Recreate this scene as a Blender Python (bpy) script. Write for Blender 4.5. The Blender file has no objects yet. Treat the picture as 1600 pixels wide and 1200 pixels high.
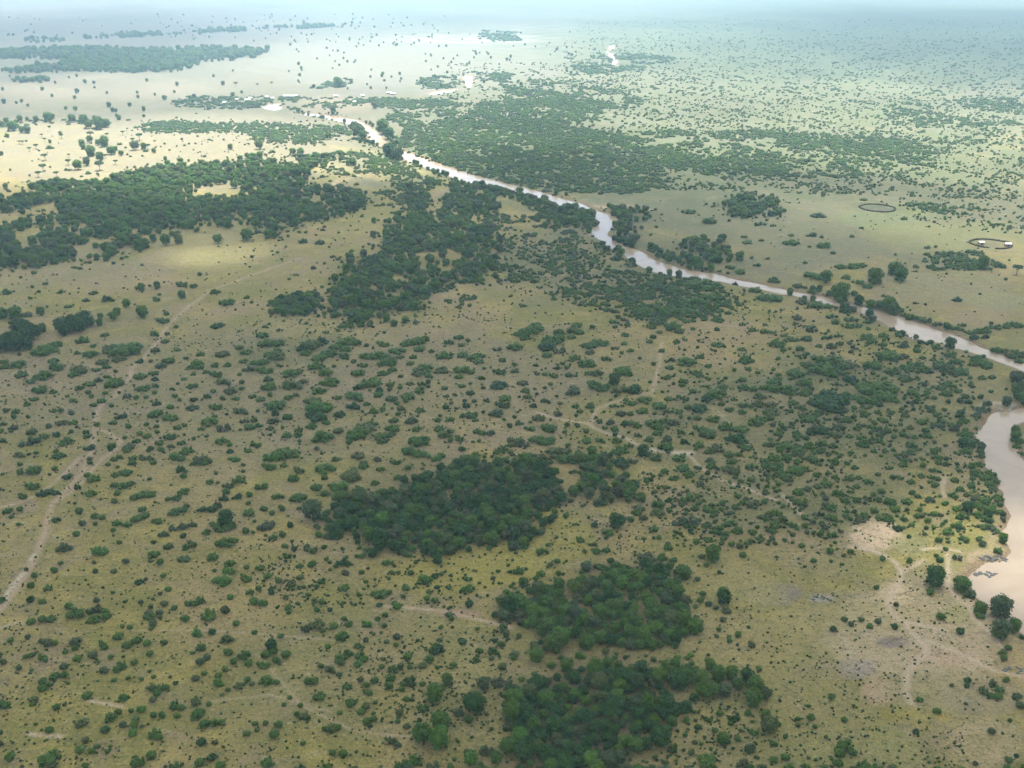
import bpy, bmesh, math, random
import numpy as np
from mathutils import Vector, Matrix, noise as mnoise

# ------------------------------------------------------------------ camera, sky, sun, exposure
scene = bpy.context.scene
COL = scene.collection
CAM_H = 240.0                      # metres above the plain
PITCH = math.radians(23.3)         # below the horizon
FPX = 1600.0                       # focal length in photo pixels (photo 1600 x 1200)
cam_data = bpy.data.cameras.new("camera")
cam_data.sensor_width = 36.0
cam_data.lens = 36.0
cam_data.clip_start = 1.0
cam_data.clip_end = 120000.0
cam = bpy.data.objects.new("camera", cam_data)
cam.location = (0, 0, CAM_H)
cam.rotation_euler = (math.pi/2 - PITCH, 0, 0)
COL.objects.link(cam)
scene.camera = cam

SUN_ELEV = math.radians(74.0)
SUN_AZ = math.radians(14.0)        # clockwise from +Y (the viewing direction)
SUN_VEC = Vector((math.cos(SUN_ELEV)*math.sin(SUN_AZ), math.cos(SUN_ELEV)*math.cos(SUN_AZ), math.sin(SUN_ELEV)))
world = bpy.data.worlds.new("World")
scene.world = world
world.use_nodes = True
wn = world.node_tree.nodes; wl = world.node_tree.links
wn.clear()
w_out = wn.new('ShaderNodeOutputWorld'); w_bg = wn.new('ShaderNodeBackground'); w_sky = wn.new('ShaderNodeTexSky')
w_sky.sky_type = 'NISHITA'; w_sky.sun_disc = False
w_sky.sun_elevation = SUN_ELEV; w_sky.sun_rotation = SUN_AZ
w_sky.air_density = 1.0; w_sky.dust_density = 1.5; w_sky.ozone_density = 1.0
w_bg.inputs['Strength'].default_value = 0.12
wl.new(w_sky.outputs[0], w_bg.inputs[0]); wl.new(w_bg.outputs[0], w_out.inputs[0])

sun_data = bpy.data.lights.new("sun", 'SUN')
sun_data.energy = 5.0
sun_data.angle = math.radians(1.0)
sun_data.color = (1.0, 0.98, 0.95)
sun = bpy.data.objects.new("sun", sun_data)
sun.location = (0, 0, 3000)
sun.rotation_euler = SUN_VEC.to_track_quat('Z', 'Y').to_euler()
COL.objects.link(sun)

scene.view_settings.view_transform = 'Standard'
scene.view_settings.look = 'None'
scene.view_settings.gamma = 1.0
scene.view_settings.use_curve_mapping = False
scene.view_settings.exposure = 1.62
scene.render.engine = 'CYCLES'
cy = scene.cycles
cy.max_bounces = 6; cy.diffuse_bounces = 3; cy.glossy_bounces = 2; cy.transmission_bounces = 4
cy.volume_bounces = 1; cy.transparent_max_bounces = 12
cy.use_denoising = True
HAZE_DENSITY = 0.00016
HAZE_COLOR = (0.52, 0.80, 1.0)

# Plants surveyed in the photograph: for each survey sheet (x0, y0, magnification) "x y width[flag]"
# flags: t tree, d dark, b bright green, g greyish / dry, a flat-topped acacia
SURVEY = [
(0,960,4,"""195 55 60;265 40 60;315 30 70;440 10 60;500 5 60;585 25 90;660 15 60;930 5 80;1000 12 35;1155 20 60;1300 0 100;1475 50 50;955 55 55;945 85 35;765 75 30;810 78 40;1590 105 40;1230 105 80b;1325 100 60d;1415 140 90;67 168 45;175 150 40g;260 172 45;300 185 60;345 185 45;470 170 90g;740 130 75;640 180 70;655 205 50;795 185 70;850 155 80;915 175 60;1025 170 50;1258 198 75;1200 235 30;1425 230 65;1525 245 80;1460 290 50;1555 295 55;935 242 48;410 235 45;465 215 45;485 275 60;577 250 60;160 272 40;200 260 45;270 275 85;22 308 50;5 260 30;120 343 45;198 355 32;617 295 32;690 265 40;770 263 25d;840 298 45;750 318 85;730 345 50;400 330 50g;650 350 60g;1250 295 60g;1290 260 60g;1405 337 50;935 352 32;1065 388 28;1275 365 42;340 385 70;405 382 55;270 430 60;265 465 60;310 445 40;712 410 40;800 398 40;885 405 35;960 390 35;1095 428 35d;950 445 95b;1000 460 70;985 490 60;955 530 50;1040 455 45;1365 380 50;1365 425 85b;1495 435 75;1545 402 55b;1575 430 40;1425 468 40;1387 500 32;1220 395 55g;107 460 25;428 438 25;543 510 65;770 515 75;215 540 65;200 570 40;38 575 62;352 588 50;405 568 30;1090 565 75;1130 580 60;1222 548 62b;1303 562 38;885 594 62b;820 605 36;1240 612 95;1205 655 35;1105 635 45;1015 632 45;960 632 50;690 640 85;738 612 48;505 675 100b;225 692 28;850 655 50;840 690 55;828 740 65b;770 695 50g;890 702 30g;655 725 62d;310 730 55;262 728 25;965 745 95;990 770 60;1275 685 70;1340 675 80;1385 672 55;1540 742 55;1590 680 40;535 795 50;1258 800 70d;1345 800 42;607 830 45;572 860 55;502 852 60;690 830 30;670 865 35;305 895 145;65 900 70;945 880 75;860 925 95;1325 895 65d;1245 930 70;1375 945 65;1140 940 25d;1185 910 15d"""),
(400,960,4,"""375 45 110;305 80 65d;415 90 45;485 60 62;580 52 52;695 48 68b;550 15 40;760 18 40;800 58 40g;535 122 95;155 125 45;640 180 75b;448 190 50b;685 150 40g;735 112 28;95 185 75td;110 220 60;185 240 65;60 245 60;45 300 90;130 280 70;525 260 85;530 295 60b;575 230 70;650 245 70;675 270 60b;635 300 65b;405 318 45;465 335 80;520 368 45g;65 400 95;130 420 40;230 390 26;320 415 60;365 410 60;395 498 90;375 515 50;208 516 35;175 560 35;278 565 38;568 440 70;300 625 75;320 645 50;255 620 40;522 610 40;590 550 65;430 712 45;470 712 65;510 700 55;138 685 62;60 678 40;112 748 70;5 720 35;3 680 30;395 667 20d;295 803 42;480 862 48;545 865 62;628 855 28;840 778 75;885 810 50g;65 925 85;295 955 35;795 268 35;880 130 50g;815 160 40;875 178 40;655 402 45d;740 405 60;690 435 45;705 480 55;835 385 70;830 440 60;905 460 40;965 405 85d;920 430 40;1040 425 45;1125 195 100d;1085 270 60;1040 305 60;950 245 70;1130 320 30;850 325 75;785 320 40;905 310 45;960 320 40;1235 300 50;1220 320 30;1375 270 50;1480 210 80d;1400 210 50;1010 150 30d;1150 145 40;1295 155 50;685 570 60;655 605 50;735 612 30;745 545 35;690 665 60;735 650 50;715 690 35d;790 645 25d;898 608 58;845 668 25d;885 660 40;940 690 50;940 520 45;1020 655 35d;1155 65 35;1385 70 32;1565 100 50t;1540 58 45t;1220 10 40;1120 480 130t;1195 400 80t;1045 570 90;1365 540 150td;1265 605 70g;1330 650 60;1420 420 90tg;1035 740 130t;1150 650 130t;1145 770 140tb;1345 890 100tb;1440 840 90g;1500 895 80t;1570 825 100t;985 905 120;900 945 80;1110 940 90g;1215 945 50;1240 900 35;1310 415 25d;1350 760 25d;1555 710 35d;1260 785 30;1600 600 120t;1540 310 60;1530 400 120g"""),
(800,960,4,"""265 150 130t;150 235 100t;140 180 75t;215 50 110t;470 150 100t;425 230 80b;588 210 50;345 300 100t;250 295 60;575 110 45;45 120 35d;1240 305 75t;1150 325 50;1180 380 110t;1290 360 110t;1375 355 90t;1330 460 90tg;1200 460 110t;1250 450 100t;1470 370 90td;1520 430 110t;1510 510 120t;1580 480 80t;1410 420 80t;1320 765 85t;1410 765 50;1270 715 45;1500 825 105g;1215 900 140;1120 855 50;1020 672 42;990 592 38;1075 580 70;1090 650 45;1150 650 32;985 635 25d;920 682 25d;1100 705 25d;1080 745 40;1035 717 28d;1145 790 38;1185 800 28;1020 808 26;905 790 42;850 818 42;895 885 42;958 920 48;890 745 60;955 762 20d;1270 855 26d;1385 635 80d;1365 672 35;1300 605 50;1235 650 45;1290 650 25;1505 660 28;1430 715 32;1475 605 50;1505 715 80;1590 610 60;1590 690 60;1570 945 80g;1445 915 80g;875 945 40;820 910 26;830 730 22;1498 175 52;1140 215 20d;1360 130 35;1360 150 42;1295 75 40;1280 120 30;1320 15 50;1545 330 42;1480 65 28d;1170 30 30d;1220 272 30d;1410 175 25d;1420 205 22d;1385 265 18d;1475 305 20d;1600 100 20d"""),
(1200,960,4,"""410 82 52d;480 20 45;585 22 45;640 60 50;795 68 45d;520 50 40g;690 30 50g;1080 10 60;1325 5 60;1200 100 55d;1455 90 130tg;1540 70 90t;1455 110 100t;1470 225 70;1500 205 50;1475 270 50;1590 140 40d;1250 400 50d;1245 435 36d;1350 460 70;1390 495 50;1440 500 60;1450 450 70;1400 410 80g;1490 400 50;1560 500 70g;1580 560 60g;1150 432 30;1240 545 30g;400 505 55;480 645 50;1060 590 62;928 720 48d;950 520 50;595 590 22d;555 630 20d;520 720 22d;610 748 20d;370 350 14d;75 528 22d;140 412 22d;255 560 32;270 630 55;190 640 40;190 680 35;295 690 35;10 680 110t;70 672 40;5 480 50t;485 800 110;455 850 80;530 850 60;585 855 18d;290 830 18d;110 755 40;35 795 50;110 880 60;40 895 55;300 895 30;255 885 28;210 865 18d;135 940 90;240 945 60;360 940 40;400 890 30;600 930 100;680 945 100;780 950 60;440 910 80;365 755 30;20 290 22d;65 292 18d;98 280 18d;22 250 15d;1515 650 34d;1555 870 36d;1510 895 55;1500 940 50;1300 915 40g;1435 650 14d;1285 583 16d;1320 550 14d;905 890 20;1010 910 25;950 660 22;1600 940 40;1400 720 50g"""),
(0,720,4,"""125 20 40;125 75 45;215 55 100;340 50 40;310 88 25;18 85 28;418 93 72d;562 8 45;675 20 42;735 38 28;585 105 95;545 90 45;200 155 95;480 162 60d;140 220 65;260 205 70d;300 190 80d;352 200 55d;565 200 85;515 205 20d;50 312 65;125 308 50;75 355 35;118 402 35;25 407 20d;432 265 20d;470 268 25d;345 370 62d;495 318 48;592 350 50;640 360 42;597 398 32;515 398 50;478 463 48;400 550 115g;380 645 38;340 692 50;165 690 28d;215 725 48;195 790 48;300 800 68;192 878 55d;262 888 48;20 880 40d;622 562 110b;588 640 32;595 695 36d;712 692 44;785 630 50g;745 515 38;708 437 38;715 85 55;790 65 90;715 150 60;770 150 80;815 140 50;735 205 45b;715 255 48;840 225 70;890 205 90;940 205 70;885 300 62;735 390 70b;790 390 80b;850 360 80;900 340 70;980 375 68;970 262 24;1070 150 24;935 112 32;1130 50 80d;1147 93 48;830 5 60;960 5 50;1210 8 50;1270 5 60;1310 130 50;1490 108 90;1360 135 30;1350 76 28;1520 20 30;1520 60 30;1140 190 75;1105 230 60;1050 240 45;1165 185 40;1400 228 65d;1482 215 70d;1558 207 45;1425 150 70;1410 185 60;1552 260 38;1260 295 65d;1320 290 90d;1355 270 75d;1405 360 110td;1370 400 130;1440 395 80;1290 440 60;1090 320 75;1140 300 70;1165 285 40;1550 312 80;1590 370 30;1415 500 110;1460 490 60;1360 515 50;1535 435 50;1580 440 30;1020 455 70g;1080 420 60g;1140 410 60g;1200 395 60g;1050 530 70;1145 470 48d;1185 505 35;1160 535 58;1210 525 45;960 508 38;955 578 90;1000 635 48;940 625 32g;1145 602 85b;1325 595 75;1020 715 40;865 755 62d;912 742 28g;1430 630 80;1425 675 90b;1340 680 32;1390 735 125b;1535 715 95;1540 660 40;1560 808 60;1440 845 46b;1585 870 60b;1050 798 46;1000 825 32g;1025 885 58;1088 915 46;940 908 40;1190 880 80;1245 865 70;955 860 28g;605 870 48g;643 795 24d;705 825 30;1405 928 60d;1300 945 110;480 935 80;430 915 60;610 925 80d;660 945 60;560 950 50;880 885 40g;930 945 60g;995 940 50g;1150 815 20;780 880 30d"""),
(400,720,4,"""80 20 100;170 15 50;265 40 85;235 95 85;430 90 50;430 30 130;585 75 145;670 12 70;775 28 60;885 78 62;740 112 65;950 25 45;1060 60 42;1040 90 25;380 150 80;430 180 70;520 140 120b;520 190 110b;640 165 90;600 180 70b;790 172 110;10 160 50;55 155 50;135 210 80;255 212 115;300 215 50;350 295 130tg;50 290 55;100 320 40;160 290 50;60 385 120g;215 395 45d;375 395 40d;105 465 60;165 455 50;390 450 50;440 455 50d;480 460 50d;500 420 70;225 492 25d;710 470 50b;635 490 40d;180 520 45;235 540 40d;315 540 42;360 550 50;425 525 40d;540 535 32;550 612 95d;500 640 40d;665 575 48;630 580 35;820 612 75;680 535 30;555 680 60g;660 680 40;700 655 28d;345 630 60;270 640 60;460 620 28;440 600 35;190 580 60;25 655 65;70 710 50;45 740 25d;140 740 50;275 715 50;220 750 70;95 795 45d;95 815 40d;15 790 45;230 792 34;40 875 70b;185 845 45;325 825 40;380 770 40;410 735 60;295 775 40;260 880 35;365 865 40;410 872 50;380 922 42;460 920 38d;205 940 35;200 910 50;535 885 30;545 775 75;640 822 38;685 740 35;700 765 20d;775 815 85;830 805 45;730 820 40;920 828 36;865 875 40;885 895 58b;770 885 45d;620 888 25d;650 875 22d;935 775 55;985 780 20d;870 765 22d;1050 715 100;1120 695 60d;1135 595 65td;1080 800 40;1130 770 45d;1145 795 20d;1075 765 20d;1068 842 46b;1118 858 50;1210 775 35;1215 835 24;1220 725 24;1320 710 62;1325 770 90;1395 742 28;1330 875 58d;1290 657 22d;1182 672 22d;1215 690 14d;1480 745 18d;1522 743 22d;1590 672 30d;1205 945 48;1495 945 50d;1580 880 120td;805 950 45;845 680 40;890 680 32;830 720 28;1205 500 24;1240 555 14d;930 690 15d;945 655 22"""),
(800,720,4,"""660 350 105td;600 420 75;590 460 30d;670 460 20;850 575 120d;940 580 70;980 515 65;1260 560 105t;1190 575 50;1100 345 130g;1040 360 70g;1330 840 100td;1320 810 70t;1345 920 60g;1195 810 45;1180 850 50;1100 675 55g;1100 215 90;1180 235 34;1178 117 60;990 220 36;960 145 40;845 95 55;950 43 45;1010 82 60;1070 20 90;1155 20 40;1110 60 70;1250 8 80;1375 35 100;1500 15 80;1500 95 60;1580 10 60;800 265 90;780 295 70;820 330 60;910 245 90;910 290 95;745 345 50;885 400 75;825 465 35;920 455 42;885 460 25d;550 235 85g;370 230 40g;515 380 50g;480 335 25d;90 495 48;185 535 70;40 660 78;180 675 65;165 770 90tg;215 345 45;385 375 28;280 455 30;240 625 40;430 470 55b;490 500 30;620 605 50d;560 640 60;590 530 60;530 545 50;480 625 36;340 603 24d;320 680 22d;435 670 40;1155 485 48;1225 370 55g;1265 400 36g;1320 238 48;1315 285 30;1395 270 48;1415 195 50;1510 250 80;1555 325 55;1580 235 45;1495 370 30;1405 415 65;1345 435 45;1320 468 40;1425 515 50;1445 570 50;1235 470 60;1565 480 28;1510 430 50;1350 370 60;1380 362 32;1265 295 48;1220 275 60;1590 395 30;1155 718 26;1130 575 16d;1480 600 14d"""),
(1200,720,4,"""1045 720 135td;1015 820 55;1215 765 110t;1265 830 80g;1330 920 85t;1460 905 150tg;1075 615 48d;1052 590 34d;1110 550 34;885 620 44;718 605 42;680 780 40d;803 892 34d;882 467 32d;812 412 65d;850 410 30;757 385 20d;990 415 34d;900 392 38;1068 493 50;1232 485 44;1130 435 78;1155 405 35;1195 393 52;1210 340 40;1110 375 30d;1112 258 60b;1180 290 65b;1225 272 40;1075 215 32;1160 210 65b;1315 330 70;1360 360 60;1320 490 40;1340 520 50g;1395 410 70g;1180 600 60g;1300 220 60;1350 245 80;1420 310 60;1440 220 90;1330 280 60;1205 170 60;1165 115 55;1265 25 75;1300 75 70;1390 70 80;1350 100 70;1420 115 70;1330 15 70;1390 140 60;1270 150 60;1240 210 40b;1080 335 34;1000 370 48;935 340 45;852 355 50;965 340 36;950 300 40;1040 325 50b;1040 150 45;1065 105 50;1020 95 50;1040 50 65;970 25 45;960 85 50;1115 15 50;1070 5 50;845 10 60;760 30 50;825 95 50;780 95 40;690 75 40;625 112 65;570 90 50;510 90 70;545 25 50;425 10 30;495 5 40;375 65 36;415 90 40;310 70 60;370 125 80;310 140 60;250 150 60;190 175 75;185 235 75;40 148 32;70 243 34;360 218 50;430 185 70;490 235 55;560 230 65;555 145 50;730 132 22;715 178 60;660 200 50;690 230 60;770 245 90;795 285 80;670 295 65;870 240 80;900 195 40;895 120 60;935 215 40;1010 235 70g;590 320 90;580 350 80;515 350 36;700 345 60;760 350 70;330 445 46;405 445 70b;420 495 30b;462 427 34;420 380 38;335 375 35;285 365 40;405 335 80;320 310 70g;230 335 50;150 375 70;50 380 90;30 425 50;95 345 60;235 390 48;185 405 35;247 432 38g;155 445 40g;215 515 48;155 495 25;390 550 50b;518 555 42;475 580 34;285 610 44;232 645 28d;397 612 32;465 635 28;315 560 25;55 585 26;100 60 120;180 40 110;230 30 80;60 20 100;20 10 60;130 90 80;15 310 60;60 300 70;400 275 80;370 255 60"""),
(0,480,4,"""130 130 120td;200 150 100td;60 200 120td;20 230 90td;90 210 120td;170 220 80td;260 120 60t;100 100 70td;150 170 100td;385 95 100td;450 85 100td;520 55 110td;400 130 80td;490 100 90td;560 80 60t;625 40 40t;620 80 50t;705 40 60t;730 15 50t;885 12 80t;250 15 60t;90 25 90t;170 35 70g;10 30 80t;70 88 45d;1345 95 80d;1380 85 50;1015 60 90;1035 25 40d;1100 105 30;650 155 60;510 190 100;290 240 150;250 265 120;340 220 100;580 225 45;780 235 220;700 250 150;850 215 90;740 300 90;640 320 90;560 275 100;480 270 45;965 145 80;965 245 70;1030 190 55;1045 145 40d;1105 240 50;870 316 60d;1050 310 80;1000 345 70g;940 320 30d;1225 340 110;1250 270 60;1160 298 35;1385 265 110;1495 230 60;1535 258 70;1520 315 60;1580 325 60;1340 340 60;1420 340 50;1205 398 40;1285 380 50;1345 398 85;1550 365 80g;1495 403 30;1395 445 100;1510 450 40;1150 428 45;1108 464 24d;1075 495 44;1185 480 50;1220 478 40;1435 503 95;1510 490 40;1330 512 38;1295 540 55;1188 520 16d;955 390 75;875 412 90;965 430 55d;895 490 85;970 475 55;965 522 34;835 475 20d;700 455 130;745 460 60;670 418 60;555 460 75;490 490 60;610 440 60g;720 385 34;600 372 55;665 355 60b;480 365 90;460 400 80;520 385 60;345 350 120;330 318 80;265 412 120;130 405 90;25 360 70;110 345 100;30 330 60;190 450 60;245 500 100;330 515 48;210 560 55;165 595 50;120 290 30d;548 523 38;570 548 36;655 525 40;742 524 24d;418 547 32;460 570 70;635 570 70;582 600 46;695 606 38;795 540 60g;850 555 40;910 550 35;945 578 24;975 590 55g;1090 545 38;1120 568 30;1210 562 56d;1390 550 50;1470 548 58b;1575 535 55;1345 605 90;1060 605 62b;1200 610 85g;1505 630 110;965 650 105;1060 672 100b;840 660 22d;770 672 62d;725 688 30;705 712 50;605 730 44;585 660 28d;800 740 42;915 725 38;980 738 34;980 772 38;1105 740 50;1150 725 45;1305 700 110;1340 670 38;1255 750 45;1400 740 95g;1415 657 26d;1525 695 60;1585 690 50;1560 730 80;1500 755 26;332 638 44;380 638 42;445 655 40g;85 680 40;20 718 50;380 710 80;455 712 60;305 740 40g;478 745 26;195 770 80;80 742 70g;70 772 30;350 788 60d;445 775 36d;540 780 50d;540 800 50;5 770 40;20 830 55d;185 830 130g;275 805 55;415 830 75;390 850 50;560 865 85d;700 860 60;690 885 36d;780 810 36;850 826 60;795 870 78;790 895 40;915 795 60;875 785 40b;995 838 60;1060 800 85;1130 836 64;930 878 60d;1008 882 64;1070 862 50;1165 885 105;1090 920 90b;1130 940 60;1380 825 80;1430 850 50b;1435 892 48d;1465 935 85b;1550 885 48;1580 850 40;1265 945 120;1290 795 32;1150 790 22d;1210 815 30;890 930 70;940 935 70;830 940 50;750 930 60;710 945 50;360 920 80;350 900 40;120 915 80;180 918 30;225 910 34;560 950 40;95 640 60;35 640 40;175 680 30;265 685 20d;520 695 20d"""),
(400,480,4,"""540 95 65;435 135 45;50 98 40;145 120 45g;35 150 90;60 200 120;130 200 100;340 215 150;290 240 80d;410 190 90d;560 190 130;620 200 80;500 220 100;560 240 80;450 260 90;390 290 110;550 285 85d;470 270 80;310 265 80;130 285 110;90 270 110;30 320 90;135 245 50;50 370 110;140 345 45;215 385 130;260 375 80;370 345 120;430 385 105;485 352 34;610 325 36;665 342 65;690 285 90;780 280 120;830 310 100;790 330 80;880 250 110;840 330 80;790 205 95;690 222 34d;940 205 90;1010 190 110;1060 180 60;1015 240 80;960 330 60;900 290 60;980 290 60;1095 258 45;1175 280 120;1205 205 65;1265 170 80;1285 220 50;1325 200 32;1285 280 80;1350 295 90;1405 285 70;1390 320 80;1540 320 50;1510 250 60g;1590 240 60;1300 375 130;1520 388 90;1425 372 32;1265 418 60;1050 360 130;1020 385 110;1160 375 95;1080 415 60;905 415 40;850 370 70;790 390 85;635 388 95;710 450 140;625 483 65d;460 445 130;390 500 100;350 490 30;230 460 150;200 475 80;290 445 60;75 475 100;75 428 70;25 555 60;85 530 40;250 530 45;200 545 60;355 565 120;395 605 170b;340 610 70;115 590 140;65 590 50;505 545 65;620 535 150;610 600 95d;690 590 50;770 500 65d;760 530 70;840 465 60;835 503 34;900 488 40;710 505 26;960 460 52;1025 505 75;1035 465 55;1075 455 36d;1078 485 30d;945 540 100;850 555 90;935 575 38;1180 490 50;1290 475 48;1250 468 16d;1340 465 28;1410 430 50;1510 465 120d;1420 492 34;1345 520 66d;1190 540 44;1240 535 30;1135 545 20;1445 565 50d;1550 548 95;1540 590 100;1305 575 30d;1362 575 36;1308 598 62d;1220 588 30;1190 610 58d;1250 622 26;1025 628 70;905 618 58;850 622 24;880 588 40;735 635 60;792 625 40;530 650 90d;888 655 40;200 668 80;115 645 70d;100 690 85d;85 740 50;15 720 60;10 635 30d;375 665 135d;340 655 80d;438 702 60;345 728 72;265 750 60;190 785 70;260 782 60;165 740 30b;90 787 26d;415 790 140;510 755 70;670 730 150;640 765 130;720 710 80;600 790 90;580 830 45;770 790 90;780 820 60;850 740 90;830 780 60;860 690 70;970 695 80g;1005 742 68;1010 668 24d;1145 740 70;1190 770 110;1140 690 50;1150 665 30;1215 680 64;1335 655 100;1290 665 40;1370 690 44;1420 642 28d;1500 640 100g;1380 755 60;1415 765 55;1475 765 70g;1270 800 70;1215 815 40;1180 828 22;1355 823 28;1395 820 30;1015 810 150;270 825 28d;380 870 42;15 850 45;150 905 150;230 895 110;80 930 90b;495 930 60;635 905 90;755 930 58d;670 950 60;870 945 70;955 875 100;1040 895 120;1010 890 80;1130 920 80b;1160 905 60;1290 868 50;1375 900 70;1360 945 120;1505 885 48;1550 865 50;1590 840 50;1590 885 40;1510 945 80;1550 685 30;1585 725 40d;1590 810 50"""),
(800,480,4,"""140 130 130;70 155 110;30 240 90;85 180 80;150 100 80;240 205 150;210 240 130d;290 190 90;290 150 80;400 105 90;380 140 90;420 155 70;370 180 60;215 290 70;300 265 90g;480 230 110;555 212 110;500 225 80;395 305 80;370 325 45;475 340 120;430 335 50;590 315 70;490 275 60g;640 90 70;500 125 35;645 125 35;720 110 40;710 170 55;700 222 45;740 262 55;685 285 28;640 250 50g;800 315 28d;885 350 36;935 265 45;860 210 45;885 180 50;920 152 44;870 120 60;910 85 110;830 40 100;960 20 150;1100 30 150;1000 115 110;1050 145 70;1090 85 60;1130 130 40;1030 210 50;1080 195 45;1160 248 26d;1080 262 28;1090 325 130;1180 300 55;1000 320 50g;990 370 50;1280 225 75;1320 235 50;1280 135 40d;1290 75 80;1440 105 46;1505 135 60;1580 150 60;1435 255 55;1270 270 26d;1330 315 18d;1465 318 120;1230 358 50;1300 350 20d;1150 400 75;1175 420 50;1225 436 45;1390 388 30;1335 437 32d;1320 480 78;1225 487 32;1445 440 65;1450 490 70;1510 500 60;1535 400 40;1480 375 50;150 352 42d;280 370 46d;340 372 34;320 352 24d;155 402 46;205 405 46;260 415 60;352 412 50;20 385 60;15 352 36;65 455 85;240 470 36;85 505 60;100 542 54;205 495 28d;45 548 22d;155 528 30d;140 500 20d;280 542 26d;132 598 48d;300 585 36;200 565 50g;230 580 28d;375 505 120g;385 485 50;480 402 50;535 400 80;505 460 80;550 485 120;640 445 80td;690 385 120;730 410 50;755 495 130d;650 510 65;862 460 30d;650 545 28d;965 428 65;1075 450 70;1065 475 50;1140 462 26d;1010 470 30g;940 520 24;975 518 18d;1130 512 60;1280 530 120;1210 560 100d;1080 560 60;1040 552 30;978 560 55;830 562 90;740 580 80;710 572 36;640 598 60;925 598 105;815 628 90;685 648 70d;740 650 46;970 635 50g;1035 635 75;895 650 35;1165 615 110d;1100 610 60;1310 592 50;1390 565 42;1360 625 60;1460 600 80;1440 640 60;1540 590 80;1550 540 90;1580 490 60;290 645 62;165 668 90;190 675 40;400 660 26d;398 600 55;490 598 66;425 630 50;500 635 28;545 695 44d;575 640 24;580 735 40;640 740 60;615 700 60g;700 705 70d;785 718 70;745 710 40;880 705 90;910 730 90;960 690 80;1010 705 80;915 765 70;850 710 40;1110 685 30d;1150 735 46;1160 675 60;1260 680 90;1230 770 120;1190 745 70;1340 730 110;1430 740 110;1520 700 110;1420 800 140d;1380 800 100d;1570 680 80;1590 640 60;1590 840 50;1460 850 100;240 735 110;205 720 60;120 735 60;115 700 28;40 705 50;15 672 30;85 738 26;345 715 40;330 760 34;408 722 40;465 755 42;190 800 170;140 800 70;307 797 20d;465 810 75;555 808 75;655 810 66;645 780 36d;730 765 24d;695 795 26d;790 780 55;860 805 65;965 800 75g;960 850 100;1080 822 66d;1060 765 55;1130 772 24d;1045 795 24d;1170 840 75;1280 860 110;1230 880 60;1355 900 70;820 870 75td;810 895 60d;905 915 80;860 900 50;978 890 30;1050 915 100;1240 935 60g;290 875 160;240 875 60;510 862 34;680 865 120;730 845 60;640 880 60;540 920 160;480 930 100;360 925 150;680 940 110d;60 830 90g;40 810 80;110 900 90;60 925 120;200 945 90;750 940 60;1150 870 30;1125 902 22d;1370 940 70;1580 945 60;1420 900 50"""),
(1200,480,4,"""475 20 65d;635 35 50td;1140 225 75td;925 185 36t;960 212 60d;1010 210 65d;1050 245 60;400 50 80;420 85 70;520 70 90;500 110 80;620 85 60;560 110 60;275 135 80g;170 98 36;180 60 70;240 190 75;155 195 70;360 182 46;440 172 60;395 235 75;450 222 50;320 235 50;205 250 65;60 225 110;95 260 45;10 150 50;630 180 90;720 170 70;650 210 70;720 222 60;630 130 36;825 165 70;850 235 60g;750 285 150;845 295 80;700 285 60;800 325 40;935 262 60;650 350 120;410 340 180;340 320 140;330 370 160;480 350 120;390 390 150;260 350 100;420 310 90;785 385 110;880 370 80;930 345 120;980 375 80;1080 345 120;1110 370 120;1180 330 80;1145 290 80;1210 390 100;1170 400 80;1310 320 100;1350 340 100;1370 365 70;1290 350 60;1340 300 50d;1340 430 60;1400 430 50;1560 440 90td;1590 500 70t;1550 500 70t;1580 560 70t;1540 440 50t;230 455 110;170 400 120;130 500 110;140 520 80;40 490 110;30 450 90;60 440 70;530 440 110d;590 480 100;720 470 150;650 500 150;780 500 100;740 540 120;580 550 110;620 570 120;690 560 100;860 430 100;400 530 180d;420 570 180d;350 580 150d;440 610 150d;380 610 120d;320 545 100d;460 550 130d;240 520 90;910 520 80;990 535 50;1070 490 80;1130 470 90;1120 530 80;1180 510 70;1230 550 60d;1258 585 55d;1200 585 40d;1330 560 40d;1395 525 30;1490 510 24d;1040 560 40;320 745 130d;285 750 80d;185 770 65d;260 680 100;300 660 60;215 660 60;160 580 70;145 635 50;215 615 60;25 640 100;20 600 80;15 680 60;70 775 55;20 840 60;100 840 120;200 880 90;180 860 60;40 920 100;120 920 80;260 850 90;300 940 70;430 780 80;450 735 90;500 690 70;560 745 50;510 790 50;600 840 90;590 800 60;670 745 50;640 730 50;730 690 70;750 760 50;705 825 50;690 790 40;665 885 50;735 885 50;610 650 80;690 640 50;860 660 60;910 630 34d;850 780 60;890 740 50;895 895 65;900 850 80;960 705 70;985 760 55;920 800 50;1000 795 60;1075 685 36;1210 650 60d;1200 670 70d;1230 700 80;1165 755 70d;1150 730 60;1250 790 90;1230 830 90;1270 850 80;1240 890 90;1300 830 60;1330 890 60;1335 920 50;1060 880 60;1040 900 50;1075 940 40;1030 940 30;850 945 55;960 940 30;1350 630 100g;1320 670 80g;1380 600 80g;410 850 60;430 900 30;380 905 40;340 835 60;420 945 60;520 890 50;800 915 34;770 830 20d;760 860 24d;900 55 80;960 65 60;1000 80 60g;1050 100 60g;1090 100 60g;1180 125 80;1215 105 50;1260 150 70;1310 145 70;1360 140 80;1420 120 70;1480 110 80;1520 100 70;1560 110 70;1590 110 60;1395 98 30d;1290 180 80g;1360 180 60g;1230 195 60g;1330 235 70g;1380 250 80g;1430 255 80;1480 265 60;1520 290 80;1560 280 80;1590 300 60;1570 320 60;760 5 80;820 15 60;860 40 60;1580 330 40;1550 760 60t;1550 800 70t;1560 850 70;1590 830 60;1590 900 50"""),
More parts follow.
